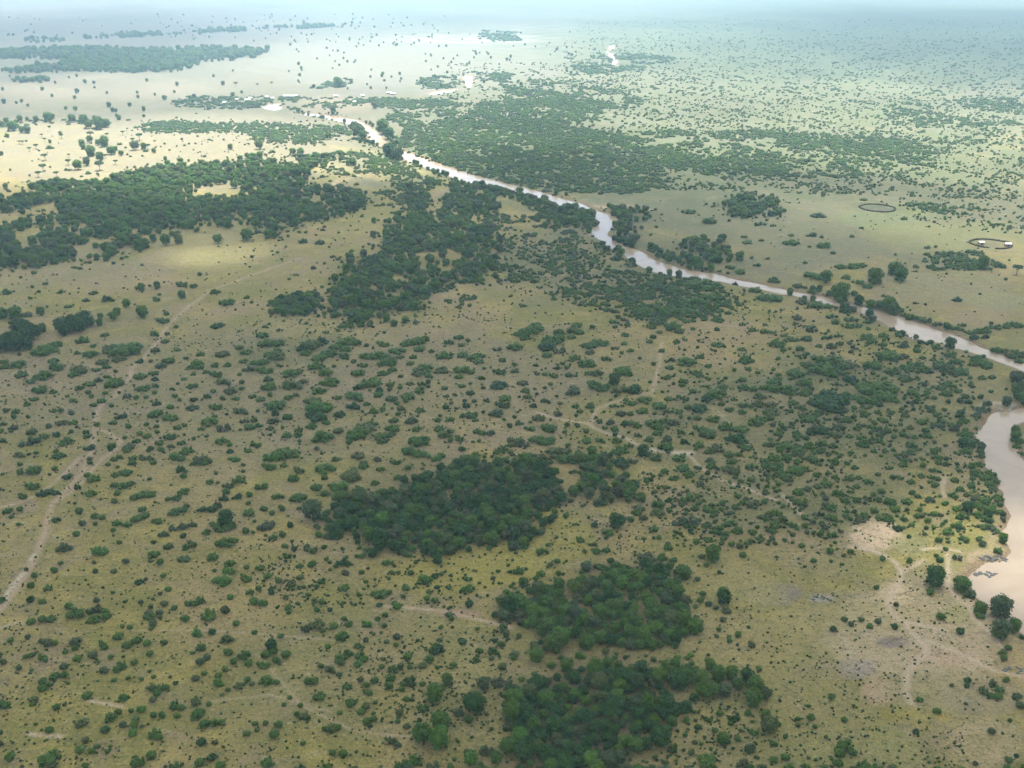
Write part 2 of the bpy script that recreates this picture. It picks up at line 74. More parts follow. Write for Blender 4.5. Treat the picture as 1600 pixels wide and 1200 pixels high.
(0,300,3,"""225 375 -1;30 460 60;435 460 45;400 495 35d;500 490 60d;660 435 40t;735 430 35t;730 490 50;850 470 40t;850 420 60;905 430 40;590 515 40t;320 525 40;280 460 30;210 420 30;1060 500 80;1005 455 50;675 235 50t;717 212 40t;775 222 50t;835 218 45t;1018 217 45t;1155 200 55t;1255 212 25d;1215 185 40;1420 228 50;530 327 20d;450 308 20d;1155 480 30;1560 300 25;1500 235 45g;1210 140 30;1110 128 30g;1180 298 20d;935 378 22d;665 335 20g;620 195 12g;140 490 25;180 462 22;150 440 20;95 395 16d;1150 330 12d;1170 345 12d;1145 300 10d;1320 310 16;1380 380 16;1355 400 16;1470 350 30g;1300 280 16;1280 290 12;1340 255 14;700 430 16;745 470 20;640 440 22"""),
(1066,300,3,"""660 14 25t;850 35 40;30 95 70;125 140 70;365 155 60;425 165 30;635 115 70g;510 210 28;510 238 90;605 205 60d;655 220 26d;665 255 70;795 215 26;595 262 22;710 290 30d;290 215 34;305 240 50;370 232 30;50 215 70;270 305 46t;325 315 20;400 315 26d;360 345 30d;225 350 50;575 335 24;790 345 90;740 350 60;845 345 50;605 385 80;640 400 60;675 400 60t;770 400 50;905 395 80t;870 440 60;825 420 60;1000 340 60;990 365 60t;1025 390 65t;1095 355 30;1160 355 42d;1150 265 36g;340 390 80t;270 370 60;430 410 60;540 435 60;620 455 70;700 470 60;745 465 90t;830 505 50td;885 520 50t;925 525 40t;970 520 70t;990 540 60t;945 485 26d;1090 520 22d;1140 527 16d;1290 503 46d;1410 340 60t;1570 370 52a;1515 415 18d;1395 480 14d;840 175 24d;1040 125 36;65 395 30d;90 430 130;160 435 80;40 425 80;340 455 60;430 490 100;380 490 80;250 425 30d;60 510 140;20 530 100;140 490 100;620 520 90;560 510 60;680 530 60"""),
(0,180,6.154,"""430 400 72a;410 505 80a;365 565 65a;540 565 60a;50 672 50t;285 580 25t;215 685 30;655 455 62a;660 390 36a;745 485 90t;830 455 80t;955 490 95a;960 410 80t;1010 405 50a;870 355 100t;785 265 65t;800 310 50t;860 240 65t;870 190 70a;1000 260 100t;940 265 60t;1070 345 90t;1110 325 50t;1165 375 55t;1150 280 50;1110 460 52a;850 555 60;650 520 80g;590 205 50a;400 200 38a;430 238 40a;480 255 36t;480 310 75;345 300 55a;280 325 45a;185 258 40a;215 260 45a;10 360 45t;1295 300 90t;1275 245 50a;1340 212 75a;1380 310 60t;1420 310 60a;1480 352 46t;1180 175 46a;1030 195 45a;1400 350 50;1225 390 25d;1255 405 30d;1590 420 40t;460 30 90t;500 20 60t;260 45 40t;345 45 60t;190 45 60t;60 55 60t;690 40 80t;800 45 90t;910 40 50t;1145 35 45t;850 100 80t;950 90 110t;1020 85 80t;1240 50 50;820 130 30d;120 110 100t;210 150 60t;260 148 70t;70 200 40t;10 90 60t;1310 120 50;1450 90 90;40 110 60;580 180 40t"""),
(340,120,5.333,"""105 590 50t;345 570 80t;245 660 45t;350 650 60t;460 625 60;625 625 60t;690 605 60;920 500 60t;1170 455 110t;1140 400 70t;1210 490 80t;1380 420 110t;1430 470 90t;1440 620 120td;1500 640 110td;1410 600 80td;150 55 45a;330 60 30a;1000 40 80t;1065 20 40a;450 45 30a;960 260 60t;1310 230 60t;1480 500 60;1030 470 50;860 550 40;1350 640 40;1220 575 30"""),
]
# thickets and woods: outline (photo survey), cover, crown width m (min, max), flag
WOODS = [
 ("central thicket",[(518,785),(540,772),(590,775),(625,757),(650,754),(685,735),(690,722),(700,718),(745,715),(800,712),(830,715),(860,722),(862,745),(875,752),(874,770),(850,790),(835,800),(835,822),(815,834),(800,825),(765,835),(725,842),(700,845),(690,832),(672,858),(655,852),(610,848),(600,840),(590,825),(560,820),(530,825),(520,815)],1.0,4.2,7.2,'d'),
 ("small thicket beside the central one",[(893,717),(904,706),(940,702),(985,705),(990,720),(995,735),(1002,760),(985,775),(960,768),(940,760),(938,752),(920,755),(915,767),(900,766),(894,745)],0.78,4.2,6.6,'m'),
 ("lower middle thicket",[(785,925),(800,915),(830,918),(850,925),(880,915),(880,895),(920,897),(935,885),(935,872),(950,870),(960,890),(975,892),(1010,880),(1030,878),(1060,885),(1065,905),(1080,915),(1082,930),(1075,945),(1070,965),(1072,985),(1065,1002),(1040,1003),(1000,1005),(970,1000),(955,985),(930,985),(905,985),(890,975),(870,985),(850,985),(840,965),(815,970),(790,960)],0.95,3.6,6.8,'m'),
 ("bottom thicket",[(797,1062),(830,1055),(865,1079),(882,1072),(917,1064),(922,1047),(948,1044),(960,1057),(965,1040),(1025,1034),(1045,1020),(1070,1030),(1071,1057),(1070,1077),(1050,1090),(1032,1107),(1012,1119),(998,1139),(1002,1154),(998,1176),(992,1219),(850,1219),(830,1189),(808,1154),(810,1134),(800,1124)],1.0,4.2,7.2,'d'),
 ("upper left wood",[(0,310),(45,300),(60,290),(110,283),(160,285),(240,262),(330,255),(400,250),(470,240),(520,240),(505,262),(455,278),(440,300),(500,290),(565,305),(570,318),(533,330),(483,340),(448,350),(433,363),(417,350),(417,330),(367,330),(353,343),(283,350),(213,357),(160,360),(193,378),(180,390),(133,397),(60,404),(-60,412),(-60,352),(60,345),(75,328),(40,320),(-60,326),(-60,312)],0.79,5.5,9.5,'m'),
 ("small wood left of centre",[(425,465),(450,458),(495,455),(495,470),(470,483),(430,485)],0.95,4,7,'m'),
 ("middle wood",[(613,347),(643,340),(693,330),(720,333),(746,357),(773,363),(746,377),(733,383),(760,393),(780,427),(720,433),(700,430),(680,433),(680,447),(643,457),(616,467),(583,473),(593,497),(566,500),(546,487),(520,482),(503,465),(525,445),(540,420),(553,400),(573,383),(616,373)],0.80,5,8.5,'m'),
 ("riverside scrub",[(740,320),(860,310),(925,340),(925,375),(960,400),(1010,430),(1080,440),(1100,470),(1130,490),(1000,500),(980,470),(900,450),(860,470),(800,440),(770,400)],0.30,3,6,'s'),
 ("scrub band",[(850,455),(900,440),(980,450),(1060,470),(1080,490),(1000,498),(960,480),(880,465)],0.6,3.5,6.5,'s'),
 ("left bank trees",[(640,290),(700,285),(760,290),(830,305),(900,325),(928,332),(928,355),(870,348),(800,335),(720,325),(650,320)],0.55,5,8.5,'m'),
 ("left bank scrub",[(500,240),(560,235),(600,245),(640,265),(700,285),(640,300),(560,300),(520,270)],0.42,4,8,'s'),
 ("scrub by the middle wood",[(560,300),(640,300),(740,330),(700,335),(620,340),(570,325)],0.35,3,6.5,'s'),
 ("scrub under the middle wood",[(680,440),(780,430),(800,470),(700,475),(600,480)],0.35,2.5,5,'s'),
 ("scrub",[(1000,425),(1060,435),(1140,450),(1150,480),(1060,490),(1000,470)],0.45,3.5,6,'s'),
 ("far left wood",[(-120,78),(60,76),(130,72),(200,75),(260,76),(330,75),(420,78),(400,85),(320,90),(285,95),(275,103),(230,108),(185,110),(165,105),(100,106),(40,108),(30,104),(100,98),(140,90),(60,86),(-120,90)],0.8,9,15,'m'),
 ("far left wood",[(25,120),(60,121),(85,124),(60,127),(25,125)],0.5,7,12,'m'),
 ("far tree line",[(50,58),(240,50),(400,40),(550,34),(550,38),(400,45),(240,55),(50,63)],0.22,9,14,'m'),
 ("camp trees",[(270,155),(300,148),(350,150),(420,150),(480,148),(540,150),(600,150),(660,148),(700,152),(720,160),(660,165),(600,165),(560,160),(500,165),(460,170),(440,160),(400,165),(330,168),(280,162)],0.5,5,10,'s'),
 ("camp trees",[(500,128),(530,120),(548,125),(520,134),(480,134)],0.45,8,14,'s'),
 ("far wood",[(230,190),(280,187),(320,190),(362,193),(360,203),(310,205),(270,205),(235,203)],0.85,5,9,'s'),
 ("far wood",[(380,190),(440,190),(470,193),(500,203),(505,215),(480,222),(440,222),(410,212),(400,205),(378,200)],0.85,5,9,'s'),
 ("far wood",[(500,195),(545,192),(570,205),(576,218),(560,220),(520,215)],0.45,5,9,'s'),
 ("far wood",[(0,188),(60,185),(120,187),(165,190),(170,196),(100,193),(50,192),(0,200)],0.35,6,10,'s'),
 ("right bank wood",[(635,190),(700,185),(780,190),(830,192),(900,195),(950,200),(965,215),(960,235),(1020,250),(1040,265),(1030,290),(1000,295),(930,300),(860,290),(800,280),(760,275),(720,260),(680,245),(640,225),(625,210)],0.85,5.5,10,'s'),
 ("right bank wood",[(960,205),(1050,200),(1150,202),(1250,205),(1350,210),(1430,215),(1450,230),(1440,260),(1400,270),(1300,275),(1200,270),(1100,265),(1040,255),(970,230)],0.50,4.5,9,'s'),
 ("right bank wood",[(730,160),(800,150),(860,152),(940,168),(930,180),(880,190),(800,190),(740,180)],0.75,5,10,'s'),
 ("right bank wood",[(780,128),(850,120),(930,130),(1000,150),(990,165),(900,165),(820,150)],0.35,6,11,'s'),
 ("right bank wood",[(600,165),(730,160),(740,190),(640,200)],0.35,6,10,'s'),
 ("far wood",[(660,115),(720,118),(722,130),(690,135),(655,128)],0.5,7,12,'s'),
 ("far wood",[(740,110),(790,110),(800,125),(745,130)],0.4,7,12,'s'),
 ("far wood",[(750,45),(800,45),(815,60),(765,62)],0.45,9,15,'s'),
 ("far wood",[(880,90),(960,80),(1050,85),(1000,110),(920,115)],0.30,7,13,'s'),
 ("far wood",[(1390,155),(1650,150),(1650,195),(1390,190)],0.25,5,10,'s'),
 ("right wood",[(1396,315),(1440,316),(1482,320),(1536,322),(1541,330),(1515,332),(1473,327),(1431,322)],0.6,4,7,'s'),
 ("right wood",[(1450,405),(1470,393),(1540,395),(1555,412),(1530,420),(1480,420),(1455,418)],0.8,4,7.5,'s'),
 ("right wood",[(1550,405),(1580,412),(1600,420),(1570,420)],0.4,3,5,'s'),
 ("right wood",[(1135,320),(1150,305),(1190,305),(1215,312),(1200,322),(1205,340),(1170,338),(1140,335)],0.85,4,8,'m'),
 ("pool trees",[(945,320),(970,322),(1010,325),(1020,345),(1010,358),(975,350),(970,340)],0.7,5,8,'m'),
 ("pool trees",[(950,355),(965,355),(985,370),(1010,385),(1000,390),(968,376),(952,366)],0.9,5,9,'d'),
 ("pool trees",[(1000,385),(1040,395),(1100,410),(1090,415),(1040,410),(1005,394)],0.6,4,7,'m'),
 ("pool trees",[(1066,390),(1130,372),(1136,388),(1110,403),(1086,415),(1066,411)],0.8,5,8,'m'),
 ("pool trees",[(918,340),(929,340),(930,352),(924,360),(914,362)],0.9,5,8,'m'),
 ("pool trees",[(925,371),(936,376),(950,388),(940,392),(925,382)],0.8,4,7,'m'),
 ("pool trees",[(905,325),(935,325),(940,331),(925,336),(905,332)],0.7,5,8,'m'),
]
# loose scatter: outline, plants per 100 x 100 survey units, width m (min, max), flag
SCATTER = [
 ([(0,500),(1500,520),(1520,900),(1600,1200),(0,1200)],48,0.5,1.1,'d'),
 ([(1000,730),(1340,720),(1340,850),(1050,850)],60,1.6,3.2,'s'),
 ([(1200,500),(1520,550),(1530,720),(1200,730)],60,1.8,4.0,'s'),
 ([(1480,720),(1555,740),(1575,830),(1500,850)],150,1.0,3.0,'s'),
 ([(560,985),(800,980),(800,1130),(640,1140),(560,1080)],75,0.7,1.5,'d'),
 ([(500,830),(800,830),(800,950),(420,950),(420,880)],55,0.7,1.6,'d'),
 ([(400,830),(540,850),(520,930),(400,930)],60,0.7,1.6,'d'),
 ([(800,770),(1010,740),(1100,800),(1060,880),(900,860),(800,860)],60,0.7,1.5,'d'),
 ([(1010,1090),(1200,1090),(1200,1200),(1000,1200)],70,0.7,1.6,'d'),
 ([(1000,730),(1340,720),(1340,870),(1050,850)],90,0.8,2.0,'s'),
 ([(1200,480),(1520,540),(1530,720),(1200,730)],120,0.9,2.6,'s'),
 ([(1300,730),(1540,730),(1560,820),(1480,850),(1320,800)],80,0.8,2.4,'s'),
 ([(1040,480),(1200,480),(1200,720),(1040,720)],90,0.9,2.4,'s'),
 ([(400,490),(1040,490),(1040,720),(400,720)],60,0.8,2.0,'s'),
 ([(0,560),(400,500),(400,720),(0,720)],55,0.8,1.8,'s'),
 ([(0,720),(400,720),(400,960),(0,960)],14,0.6,1.3,'d'),
 ([(0,960),(560,960),(560,1200),(0,1200)],12,0.6,1.2,'d'),
 ([(1060,880),(1540,880),(1600,1200),(1060,1200)],10,0.6,1.2,'d'),
 ([(590,470),(800,470),(800,500),(600,505)],160,0.8,1.8,'d'),
 ([(250,480),(600,500),(600,540),(250,540)],90,0.8,1.8,'s'),
 ([(0,415),(420,420),(500,500),(0,500)],40,0.9,2.2,'s'),
 ([(340,330),(620,330),(520,450),(340,440)],40,0.9,2.2,'s'),
 ([(770,350),(920,370),(1100,480),(800,480)],110,1.0,2.8,'s'),
 ([(1000,430),(1200,460),(1330,490),(1200,490),(1000,480)],120,1.2,3.0,'s'),
 ([(950,310),(1400,300),(1600,440),(1600,540),(1350,470),(1000,390)],16,1.0,2.6,'s'),
 ([(1400,305),(1650,300),(1650,370),(1440,360)],300,1.6,3.6,'s'),
 ([(1000,150),(1650,150),(1650,230),(1000,210)],620,2.0,5.5,'s'),
 ([(1000,225),(1650,215),(1650,312),(1040,300)],440,1.8,4.8,'s'),
 ([(880,60),(1650,60),(1650,150),(880,150)],360,3,7.5,'s'),
 ([(700,100),(1000,100),(1000,200),(640,200)],320,2.5,7,'s'),
 ([(230,22),(700,24),(700,75),(230,75)],45,4.5,8,'m'),
 ([(0,24),(450,24),(450,60),(0,60)],28,4,7.5,'m'),
 ([(450,55),(900,50),(900,135),(450,140)],35,4,7.5,'m'),
 ([(-40,100),(400,100),(400,185),(-40,185)],16,5,9,'m'),
 ([(0,200),(480,200),(480,265),(0,300)],28,1.8,4,'s'),
 ([(240,178),(560,180),(600,250),(240,255)],40,2,5,'s'),
 ([(900,30),(1700,30),(1700,62),(900,62)],160,3.5,7,'s'),
 ([(560,200),(660,240),(740,300),(600,300)],60,2,5,'s'),
 ([(590,150),(800,150),(760,210),(640,200)],100,3,6,'s'),
 ([(-60,440),(0,400),(0,1200),(-80,1240)],60,1.5,5,'s'),
 ([(0,1200),(1600,1200),(1620,1260),(-20,1260)],22,1.5,4.5,'s'),
 ([(1640,760),(1720,760),(1750,1000),(1660,1000)],40,2,6,'s'),
 ([(1600,590),(1680,600),(1680,630),(1600,636)],140,3,7,'s'),
]
RIVER = [
 # main channel: far to near along the north bank, back along the south bank
 [(470,176),(494,178.5),(527,183),(556,188),(576,197),(591,208),(599,219),(616,231),(640,240),(680,253),(720,267),(740,273),(790,287),(830,296),(880,311),(912,320),(928,328),(937,331),(955,335),(967,341),(970,347),(960,356),(950,361),(949,368),(960,375),(980,385),(1005,395),(1020,405),(1040,412),(1066,420),(1116,428),(1149,437),(1199,447),(1239,456),(1283,463),(1306,470),(1343,479),(1399,493),(1449,510),(1499,527),(1533,543),(1583,561),(1600,568),(1660,588),(1760,612),(1860,632),(1860,650),(1740,640),(1660,609),(1600,580),(1566,567),(1533,554),(1493,543),(1466,535),(1426,530),(1399,513),(1359,493),(1333,484),(1299,476),(1253,464),(1199,455),(1156,446),(1126,440),(1066,432),(1045,430),(1020,424),(993,411),(975,398),(955,387),(941,378),(934,372),(918,367),(927,357),(932,348),(931,339),(922,334),(905,329),(870,322),(830,308),(785,298),(730,286),(715,280),(680,267),(640,252),(629,247),(600,232),(578,221),(574,208),(563,198),(542,192.5),(520,187.5),(494,182),(470,179)],
 # bend at the right edge
 [(1860,640),(1740,632),(1650,634),(1600,638),(1580,641),(1565,644),(1553,648),(1542,659),(1537,672),(1529,680),(1526,687),(1535,695),(1541,705),(1541,717),(1543,729),(1553,739),(1562,748),(1561,764),(1569,768),(1571,785),(1580,805),(1574,820),(1570,832),(1576,848),(1582,862),(1567,876),(1540,880),(1517,898),(1515,908),(1525,932),(1545,942),(1562,955),(1583,975),(1600,990),(1660,1030),(1760,1110),(1860,1110),(1800,980),(1720,860),(1680,790),(1630,740),(1600,722),(1593,715),(1586,702),(1583,690),(1582,676),(1587,666),(1600,659),(1650,654),(1740,652),(1860,658)],
 [(724,121),(737,118),(739,127),(736,136),(729,138),(725,128)],
 [(672,145),(705,140),(718,140),(690,147),(670,149)],
 [(955,70),(962,72),(950,82),(960,85),(965,95),(962,105),(957,100),(955,90),(948,83)],
 [(406,166),(420,163),(437,162),(440,170),(430,173),(415,170)],
]
# dirt tracks: points, width m, tone (0 tan .. 1 reddish)
TRACKS = [
 ([(-30,990),(0,955),(20,930),(45,895),(62,865),(72,835),(75,810),(80,790),(95,775),(115,755),(130,735),(145,700),(150,670),(152,640),(160,625),(178,618),(190,600),(203,588),(206,572),(225,555),(245,530),(262,505),(290,478),(330,450),(400,425),(470,402)],2.6,0.9),
 ([(-30,805),(0,795),(30,787),(55,776),(80,758),(100,742),(125,715)],1.8,0.3),
 ([(152,668),(172,675),(190,690),(175,707),(160,716),(150,726),(130,752),(112,770),(92,782)],1.8,0.4),
 ([(5,940),(22,915),(38,898)],2.2,-1),([(52,877),(58,867)],2.0,-1),
 ([(135,1097),(160,1101),(190,1105)],1.6,-.3),([(45,1149),(65,1152),(95,1153)],1.6,-.3),([(0,985),(15,980),(35,975)],1.5,-0.5),
 ([(840,640),(875,650),(900,654),(920,657),(930,665),(950,674),(975,680),(995,692),(1012,699)],2.2,0.3),
 ([(1010,698),(1037,701),(1060,703),(1080,703)],4.0,-0.8),
 ([(924,655),(935,635),(960,625),(992,617),(1020,610),(1025,592),(1028,577),(1030,555),(1034,535)],2.0,0.4),
 ([(1075,703),(1092,722),(1105,732),(1130,747),(1170,760),(1200,773),(1217,779)],2.2,0.2),
 ([(1222,770),(1230,776),(1238,786),(1252,801)],2.4,-0.2),
 ([(1330,852),(1360,856),(1385,865),(1402,877),(1410,892),(1407,910),(1397,920),(1390,937),(1392,950),(1400,963),(1412,970),(1425,987),(1445,1007),(1447,1017),(1432,1032),(1420,1047),(1417,1065),(1415,1080),(1425,1095)],2.4,0.2),
 ([(1410,892),(1430,882),(1445,874)],2.0,0),([(1440,858),(1455,856),(1475,856),(1500,862)],1.8,0),
 ([(1400,966),(1417,970),(1450,977),(1470,981)],2.0,0),([(1450,1000),(1475,1010),(1500,1020),(1525,1032),(1550,1045),(1600,1056)],1.6,0),
 ([(1474,855),(1480,867),(1482,895),(1482,915),(1495,935),(1512,945),(1520,965),(1545,987),(1565,1010)],1.8,-0.2),
 ([(1475,745),(1472,760),(1477,775)],2.0,0),
 ([(640,640),(700,660),(760,655),(840,642)],1.2,0),
 ([(200,985),(300,982),(400,987),(520,1000)],1.0,-0.1),([(330,1095),(420,1085),(520,1110)],1.0,-0.1),
 ([(400,1020),(470,1100),(560,1140),(660,1150)],1.0,-0.1),
 ([(650,515),(900,508),(1090,505),(1180,512)],1.2,0),([(1120,640),(1180,700),(1200,760)],1.1,0.1),
 ([(560,275),(520,290),(540,270)],2.5,0),([(930,322),(975,328),(1020,330)],5.0,0.4),
 ([(600,945),(690,950),(760,965),(800,975)],1.6,0.4),
]
# ground cover patches, far corners darkened for cloud shade: x, y, rx, ry (survey units), colour, strength
PATCHES = [
 (450,610,560,110,(.165,.138,.098),.55),(1450,1000,150,60,(.235,.20,.12),.45),
 (800,110,1300,170,(.165,.152,.110),.95),(1300,300,420,130,(.175,.175,.105),.8),
 (1270,650,220,80,(.13,.125,.048),.6),(1250,780,170,50,(.13,.13,.045),.65),(1480,620,100,60,(.125,.12,.05),.5),(480,540,90,35,(.13,.125,.045),.6),(230,545,140,30,(.135,.125,.05),.5),(960,410,180,60,(.13,.125,.055),.5),(1120,700,110,50,(.14,.125,.05),.5),(640,660,140,40,(.15,.135,.05),.4),
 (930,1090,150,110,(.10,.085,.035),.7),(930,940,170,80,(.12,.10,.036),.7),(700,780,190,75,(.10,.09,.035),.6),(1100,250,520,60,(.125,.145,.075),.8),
 (600,1060,260,110,(.155,.155,.052),.5),(1160,1080,150,150,(.155,.155,.05),.6),(1430,985,150,95,(.28,.235,.155),.75),(1368,835,44,28,(.34,.27,.18),.95),(1210,925,52,20,(.125,.115,.11),.95),(1283,932,24,8,(.20,.20,.19),.8),(1395,1001,26,9,(.13,.105,.11),.9),
 (1395,925,34,26,(.36,.28,.17),.8),(1375,1080,36,24,(.27,.20,.13),.8),(1335,1045,30,16,(.17,.155,.14),.8),(1480,1025,50,12,(.28,.21,.15),.6),
 (1540,1160,70,45,(.30,.24,.14),.7),(1340,1170,110,50,(.17,.18,.055),.7),(1130,920,110,40,(.19,.18,.055),.7),(1150,1010,90,50,(.18,.16,.06),.6),(1280,1110,90,50,(.16,.15,.055),.6),
 (720,890,150,40,(.19,.175,.04),.9),(860,830,90,50,(.18,.17,.04),.85),(560,870,80,50,(.16,.14,.05),.6),(600,1090,60,40,(.17,.15,.045),.6),(330,700,120,50,(.17,.155,.075),.4),
 (720,955,40,8,(.25,.17,.12),.8),(790,970,30,8,(.25,.18,.12),.6),(600,985,30,5,(.25,.16,.11),.5),
 (1420,850,30,18,(.14,.155,.06),.6),(1350,960,130,25,(.24,.21,.10),.5),(1500,960,30,14,(.16,.17,.055),.6),(1450,1075,70,35,(.17,.165,.09),.6),
 (1530,1090,70,30,(.19,.17,.12),.6),(1290,880,60,20,(.20,.19,.09),.5),(1400,490,60,30,(.17,.17,.08),.4),
 (1400,340,90,20,(.15,.19,.09),.8),(1300,300,160,25,(.22,.19,.12),.5),(1480,370,130,25,(.22,.22,.09),.7),(1480,450,110,30,(.20,.19,.10),.6),(1560,470,50,14,(.17,.20,.085),.6),(1430,325,40,10,(.24,.26,.09),.6),
 (1370,327,28,5,(.10,.085,.08),.95),(1440,342,14,3,(.12,.10,.10),.8),(1548,384,28,6,(.15,.14,.085),.8),
 (220,240,330,60,(.22,.19,.13),.85),(330,390,110,26,(.31,.26,.10),.75),(90,410,160,40,(.24,.20,.11),.5),(560,500,70,40,(.22,.19,.085),.5),(470,500,80,22,(.24,.20,.09),.5),
 (680,95,280,50,(.20,.19,.16),.8),(1180,185,280,50,(.165,.17,.12),.6),(120,145,200,30,(.24,.19,.14),.5),(520,165,60,14,(.25,.19,.14),.7),
 (740,60,140,8,(.40,.37,.3),.7),(850,42,90,8,(.40,.37,.3),.6),(800,-20,1500,80,(.09,.10,.085),.9),(1400,62,520,80,(.06,.085,.055),.95),(150,45,330,45,(.135,.115,.105),.8),(1300,165,350,35,(.17,.17,.10),.6),(1570,845,30,40,(.30,.24,.14),.6),(1555,635,30,8,(.38,.30,.19),.8),(1540,870,30,14,(.30,.23,.15),.7),  # dark far-right and far-left patches stand in for cloud shade on the plain
 (960,325,40,5,(.33,.25,.16),.7),(640,270,50,20,(.30,.25,.13),.5),(740,360,60,12,(.24,.20,.11),.4),
]

HERBAGE = [(1150,225,560,110,.85),(1250,90,480,60,.7),(850,170,260,60,.7),(960,410,200,70,.6),(1270,650,230,90,.55),(1250,770,170,50,.5),(480,550,110,40,.5),(560,280,120,40,.4),(1400,360,220,50,.15),(300,165,300,14,.4)]
# ------------------------------------------------------------------ geometry of the survey
rng = np.random.default_rng(7)
random.seed(7)
SP, CP = math.sin(PITCH), math.cos(PITCH)

def ground(u, v, z=0.0):
    """point of the horizontal plane z that the photo shows at (u, v); arrays allowed"""
    x = (np.asarray(u, float)-800.0)/FPX; y = -(np.asarray(v, float)-600.0)/FPX
    dx = x; dy = CP + y*SP; dz = -SP + y*CP
    t = (z-CAM_H)/dz
    return dx*t, dy*t

def photo(x, y, z=0.0):
    """where a point of the place appears in the photo, and its distance along the view"""
    rz = z-CAM_H
    f = y*CP - rz*SP; up = y*SP + rz*CP
    f = np.maximum(f, 1e-3)
    return 800.0+FPX*x/f, 600.0-FPX*up/f, f

def in_poly(px, py, poly):
    px = np.asarray(px); py = np.asarray(py)
    r = np.zeros(px.shape, bool); n = len(poly); j = n-1
    for i in range(n):
        xi, yi = poly[i]; xj, yj = poly[j]
        if yi != yj:
            c = ((yi > py) != (yj > py)) & (px < (xj-xi)*(py-yi)/(yj-yi)+xi)
            r ^= c
        j = i
    return r

def seg_dist(px, py, pts, closed=True):
    d = np.full(px.shape, 1e9); n = len(pts)
    for i in range(n if closed else n-1):
        ax, ay = pts[i]; bx, by = pts[(i+1) % n]
        ex, ey = bx-ax, by-ay; L = ex*ex+ey*ey+1e-9
        t = np.clip(((px-ax)*ex+(py-ay)*ey)/L, 0, 1)
        d = np.minimum(d, (px-ax-t*ex)**2+(py-ay-t*ey)**2)
    return np.sqrt(d)

def densify(poly, step=6.0, amp=1.0, seed=0):
    """finer, slightly ragged outline"""
    out = []; n = len(poly)
    for i in range(n):
        a = np.array(poly[i]); b = np.array(poly[(i+1) % n]); L = np.linalg.norm(b-a)
        k = max(1, min(12, int(L/step)))
        nrm = np.array([-(b-a)[1], (b-a)[0]])/max(L, 1e-6)
        for q in range(k):
            p = a+(b-a)*q/k
            o = mnoise.noise(Vector((p[0]*.09, p[1]*.09, seed)))*amp*2
            out.append(tuple(p+nrm*o))
    return out

WATER_Z = -0.9
RIVERS = []
for k, poly in enumerate(RIVER):
    P = [tuple(float(c) for c in ground(u, v, WATER_Z)) for u, v in poly]
    RIVERS.append(densify(P, 7.0 if k < 2 else 25.0, 1.1 if k < 2 else 2.0, k))

def river_depth(x, y):
    """signed distance to the water's edge, positive inside"""
    best = np.full(x.shape, -1e9)
    for P in RIVERS:
        xs = [p[0] for p in P]; ys = [p[1] for p in P]
        m = (x > min(xs)-40) & (x < max(xs)+40) & (y > min(ys)-40) & (y < max(ys)+40)
        if not m.any():
            continue
        d = seg_dist(x[m], y[m], P); s = np.where(in_poly(x[m], y[m], P), d, -d)
        best[m] = np.maximum(best[m], s)
    return best

def relief(x, y):
    r = np.hypot(x, y)
    a = (np.sin(x*.0131+1.3+.6*np.sin(y*.0071))*np.sin(y*.0113+.4)*.9
         + np.sin(x*.0041+y*.0053+2.0)*1.3 + np.sin(x*.037+.5)*np.sin(y*.031+1.1)*.25)
    return a*np.clip(r/250, 0, 1)

def smooth(t):
    t = np.clip(t, 0, 1); return t*t*(3-2*t)

def ground_z(x, y, d=None):
    x = np.atleast_1d(np.asarray(x, float)); y = np.atleast_1d(np.asarray(y, float))
    if d is None:
        d = river_depth(x, y)
    near = smooth((-d-2)/45.0)
    out = relief(x, y)*near + (WATER_Z-0.05)*smooth((d+4.5)/4.5)
    return out - 1.6*smooth(d/6.0)

# ------------------------------------------------------------------ materials
def new_mat(name):
    m = bpy.data.materials.new(name); m.use_nodes = True
    nt = m.node_tree; nt.nodes.clear()
    out = nt.nodes.new('ShaderNodeOutputMaterial'); b = nt.nodes.new('ShaderNodeBsdfPrincipled')
    nt.links.new(b.outputs[0], out.inputs['Surface'])
    return m, nt, b, out

def N(nt, t, **kw):
    n = nt.nodes.new(t)
    for k, v in kw.items():
        if hasattr(n, k): setattr(n, k, v)
        else: n.inputs[k].default_value = v
    return n

def mixc(nt, fac, a, b, mode='MIX'):
    n = nt.nodes.new('ShaderNodeMix'); n.data_type = 'RGBA'; n.blend_type = mode
    for i, s in ((0, fac), (6, a), (7, b)):
        if isinstance(s, (int, float)): n.inputs[i].default_value = s
        elif isinstance(s, tuple): n.inputs[i].default_value = (*s, 1.0) if len(s) == 3 else s
        else: nt.links.new(s, n.inputs[i])
    return n.outputs[2]

def math_(nt, op, a, b=0.0, clamp=False):
    n = nt.nodes.new('ShaderNodeMath'); n.operation = op; n.use_clamp = clamp
    for i, s in ((0, a), (1, b)):
        if isinstance(s, (int, float)): n.inputs[i].default_value = s
        else: nt.links.new(s, n.inputs[i])
    return n.outputs[0]

def noise_(nt, vec, scale, detail=3.0, rough=.55, dist=0.0):
    n = N(nt, 'ShaderNodeTexNoise'); n.inputs['Scale'].default_value = scale
    n.inputs['Detail'].default_value = detail; n.inputs['Roughness'].default_value = rough; n.inputs['Distortion'].default_value = dist
    nt.links.new(vec, n.inputs['Vector'])
    return n.outputs['Fac']

def ramp(nt, fac, lo, hi):
    n = N(nt, 'ShaderNodeMapRange'); n.inputs[1].default_value = lo; n.inputs[2].default_value = hi
    n.interpolation_type = 'SMOOTHSTEP'
    nt.links.new(fac, n.inputs[0]); return n.outputs[0]

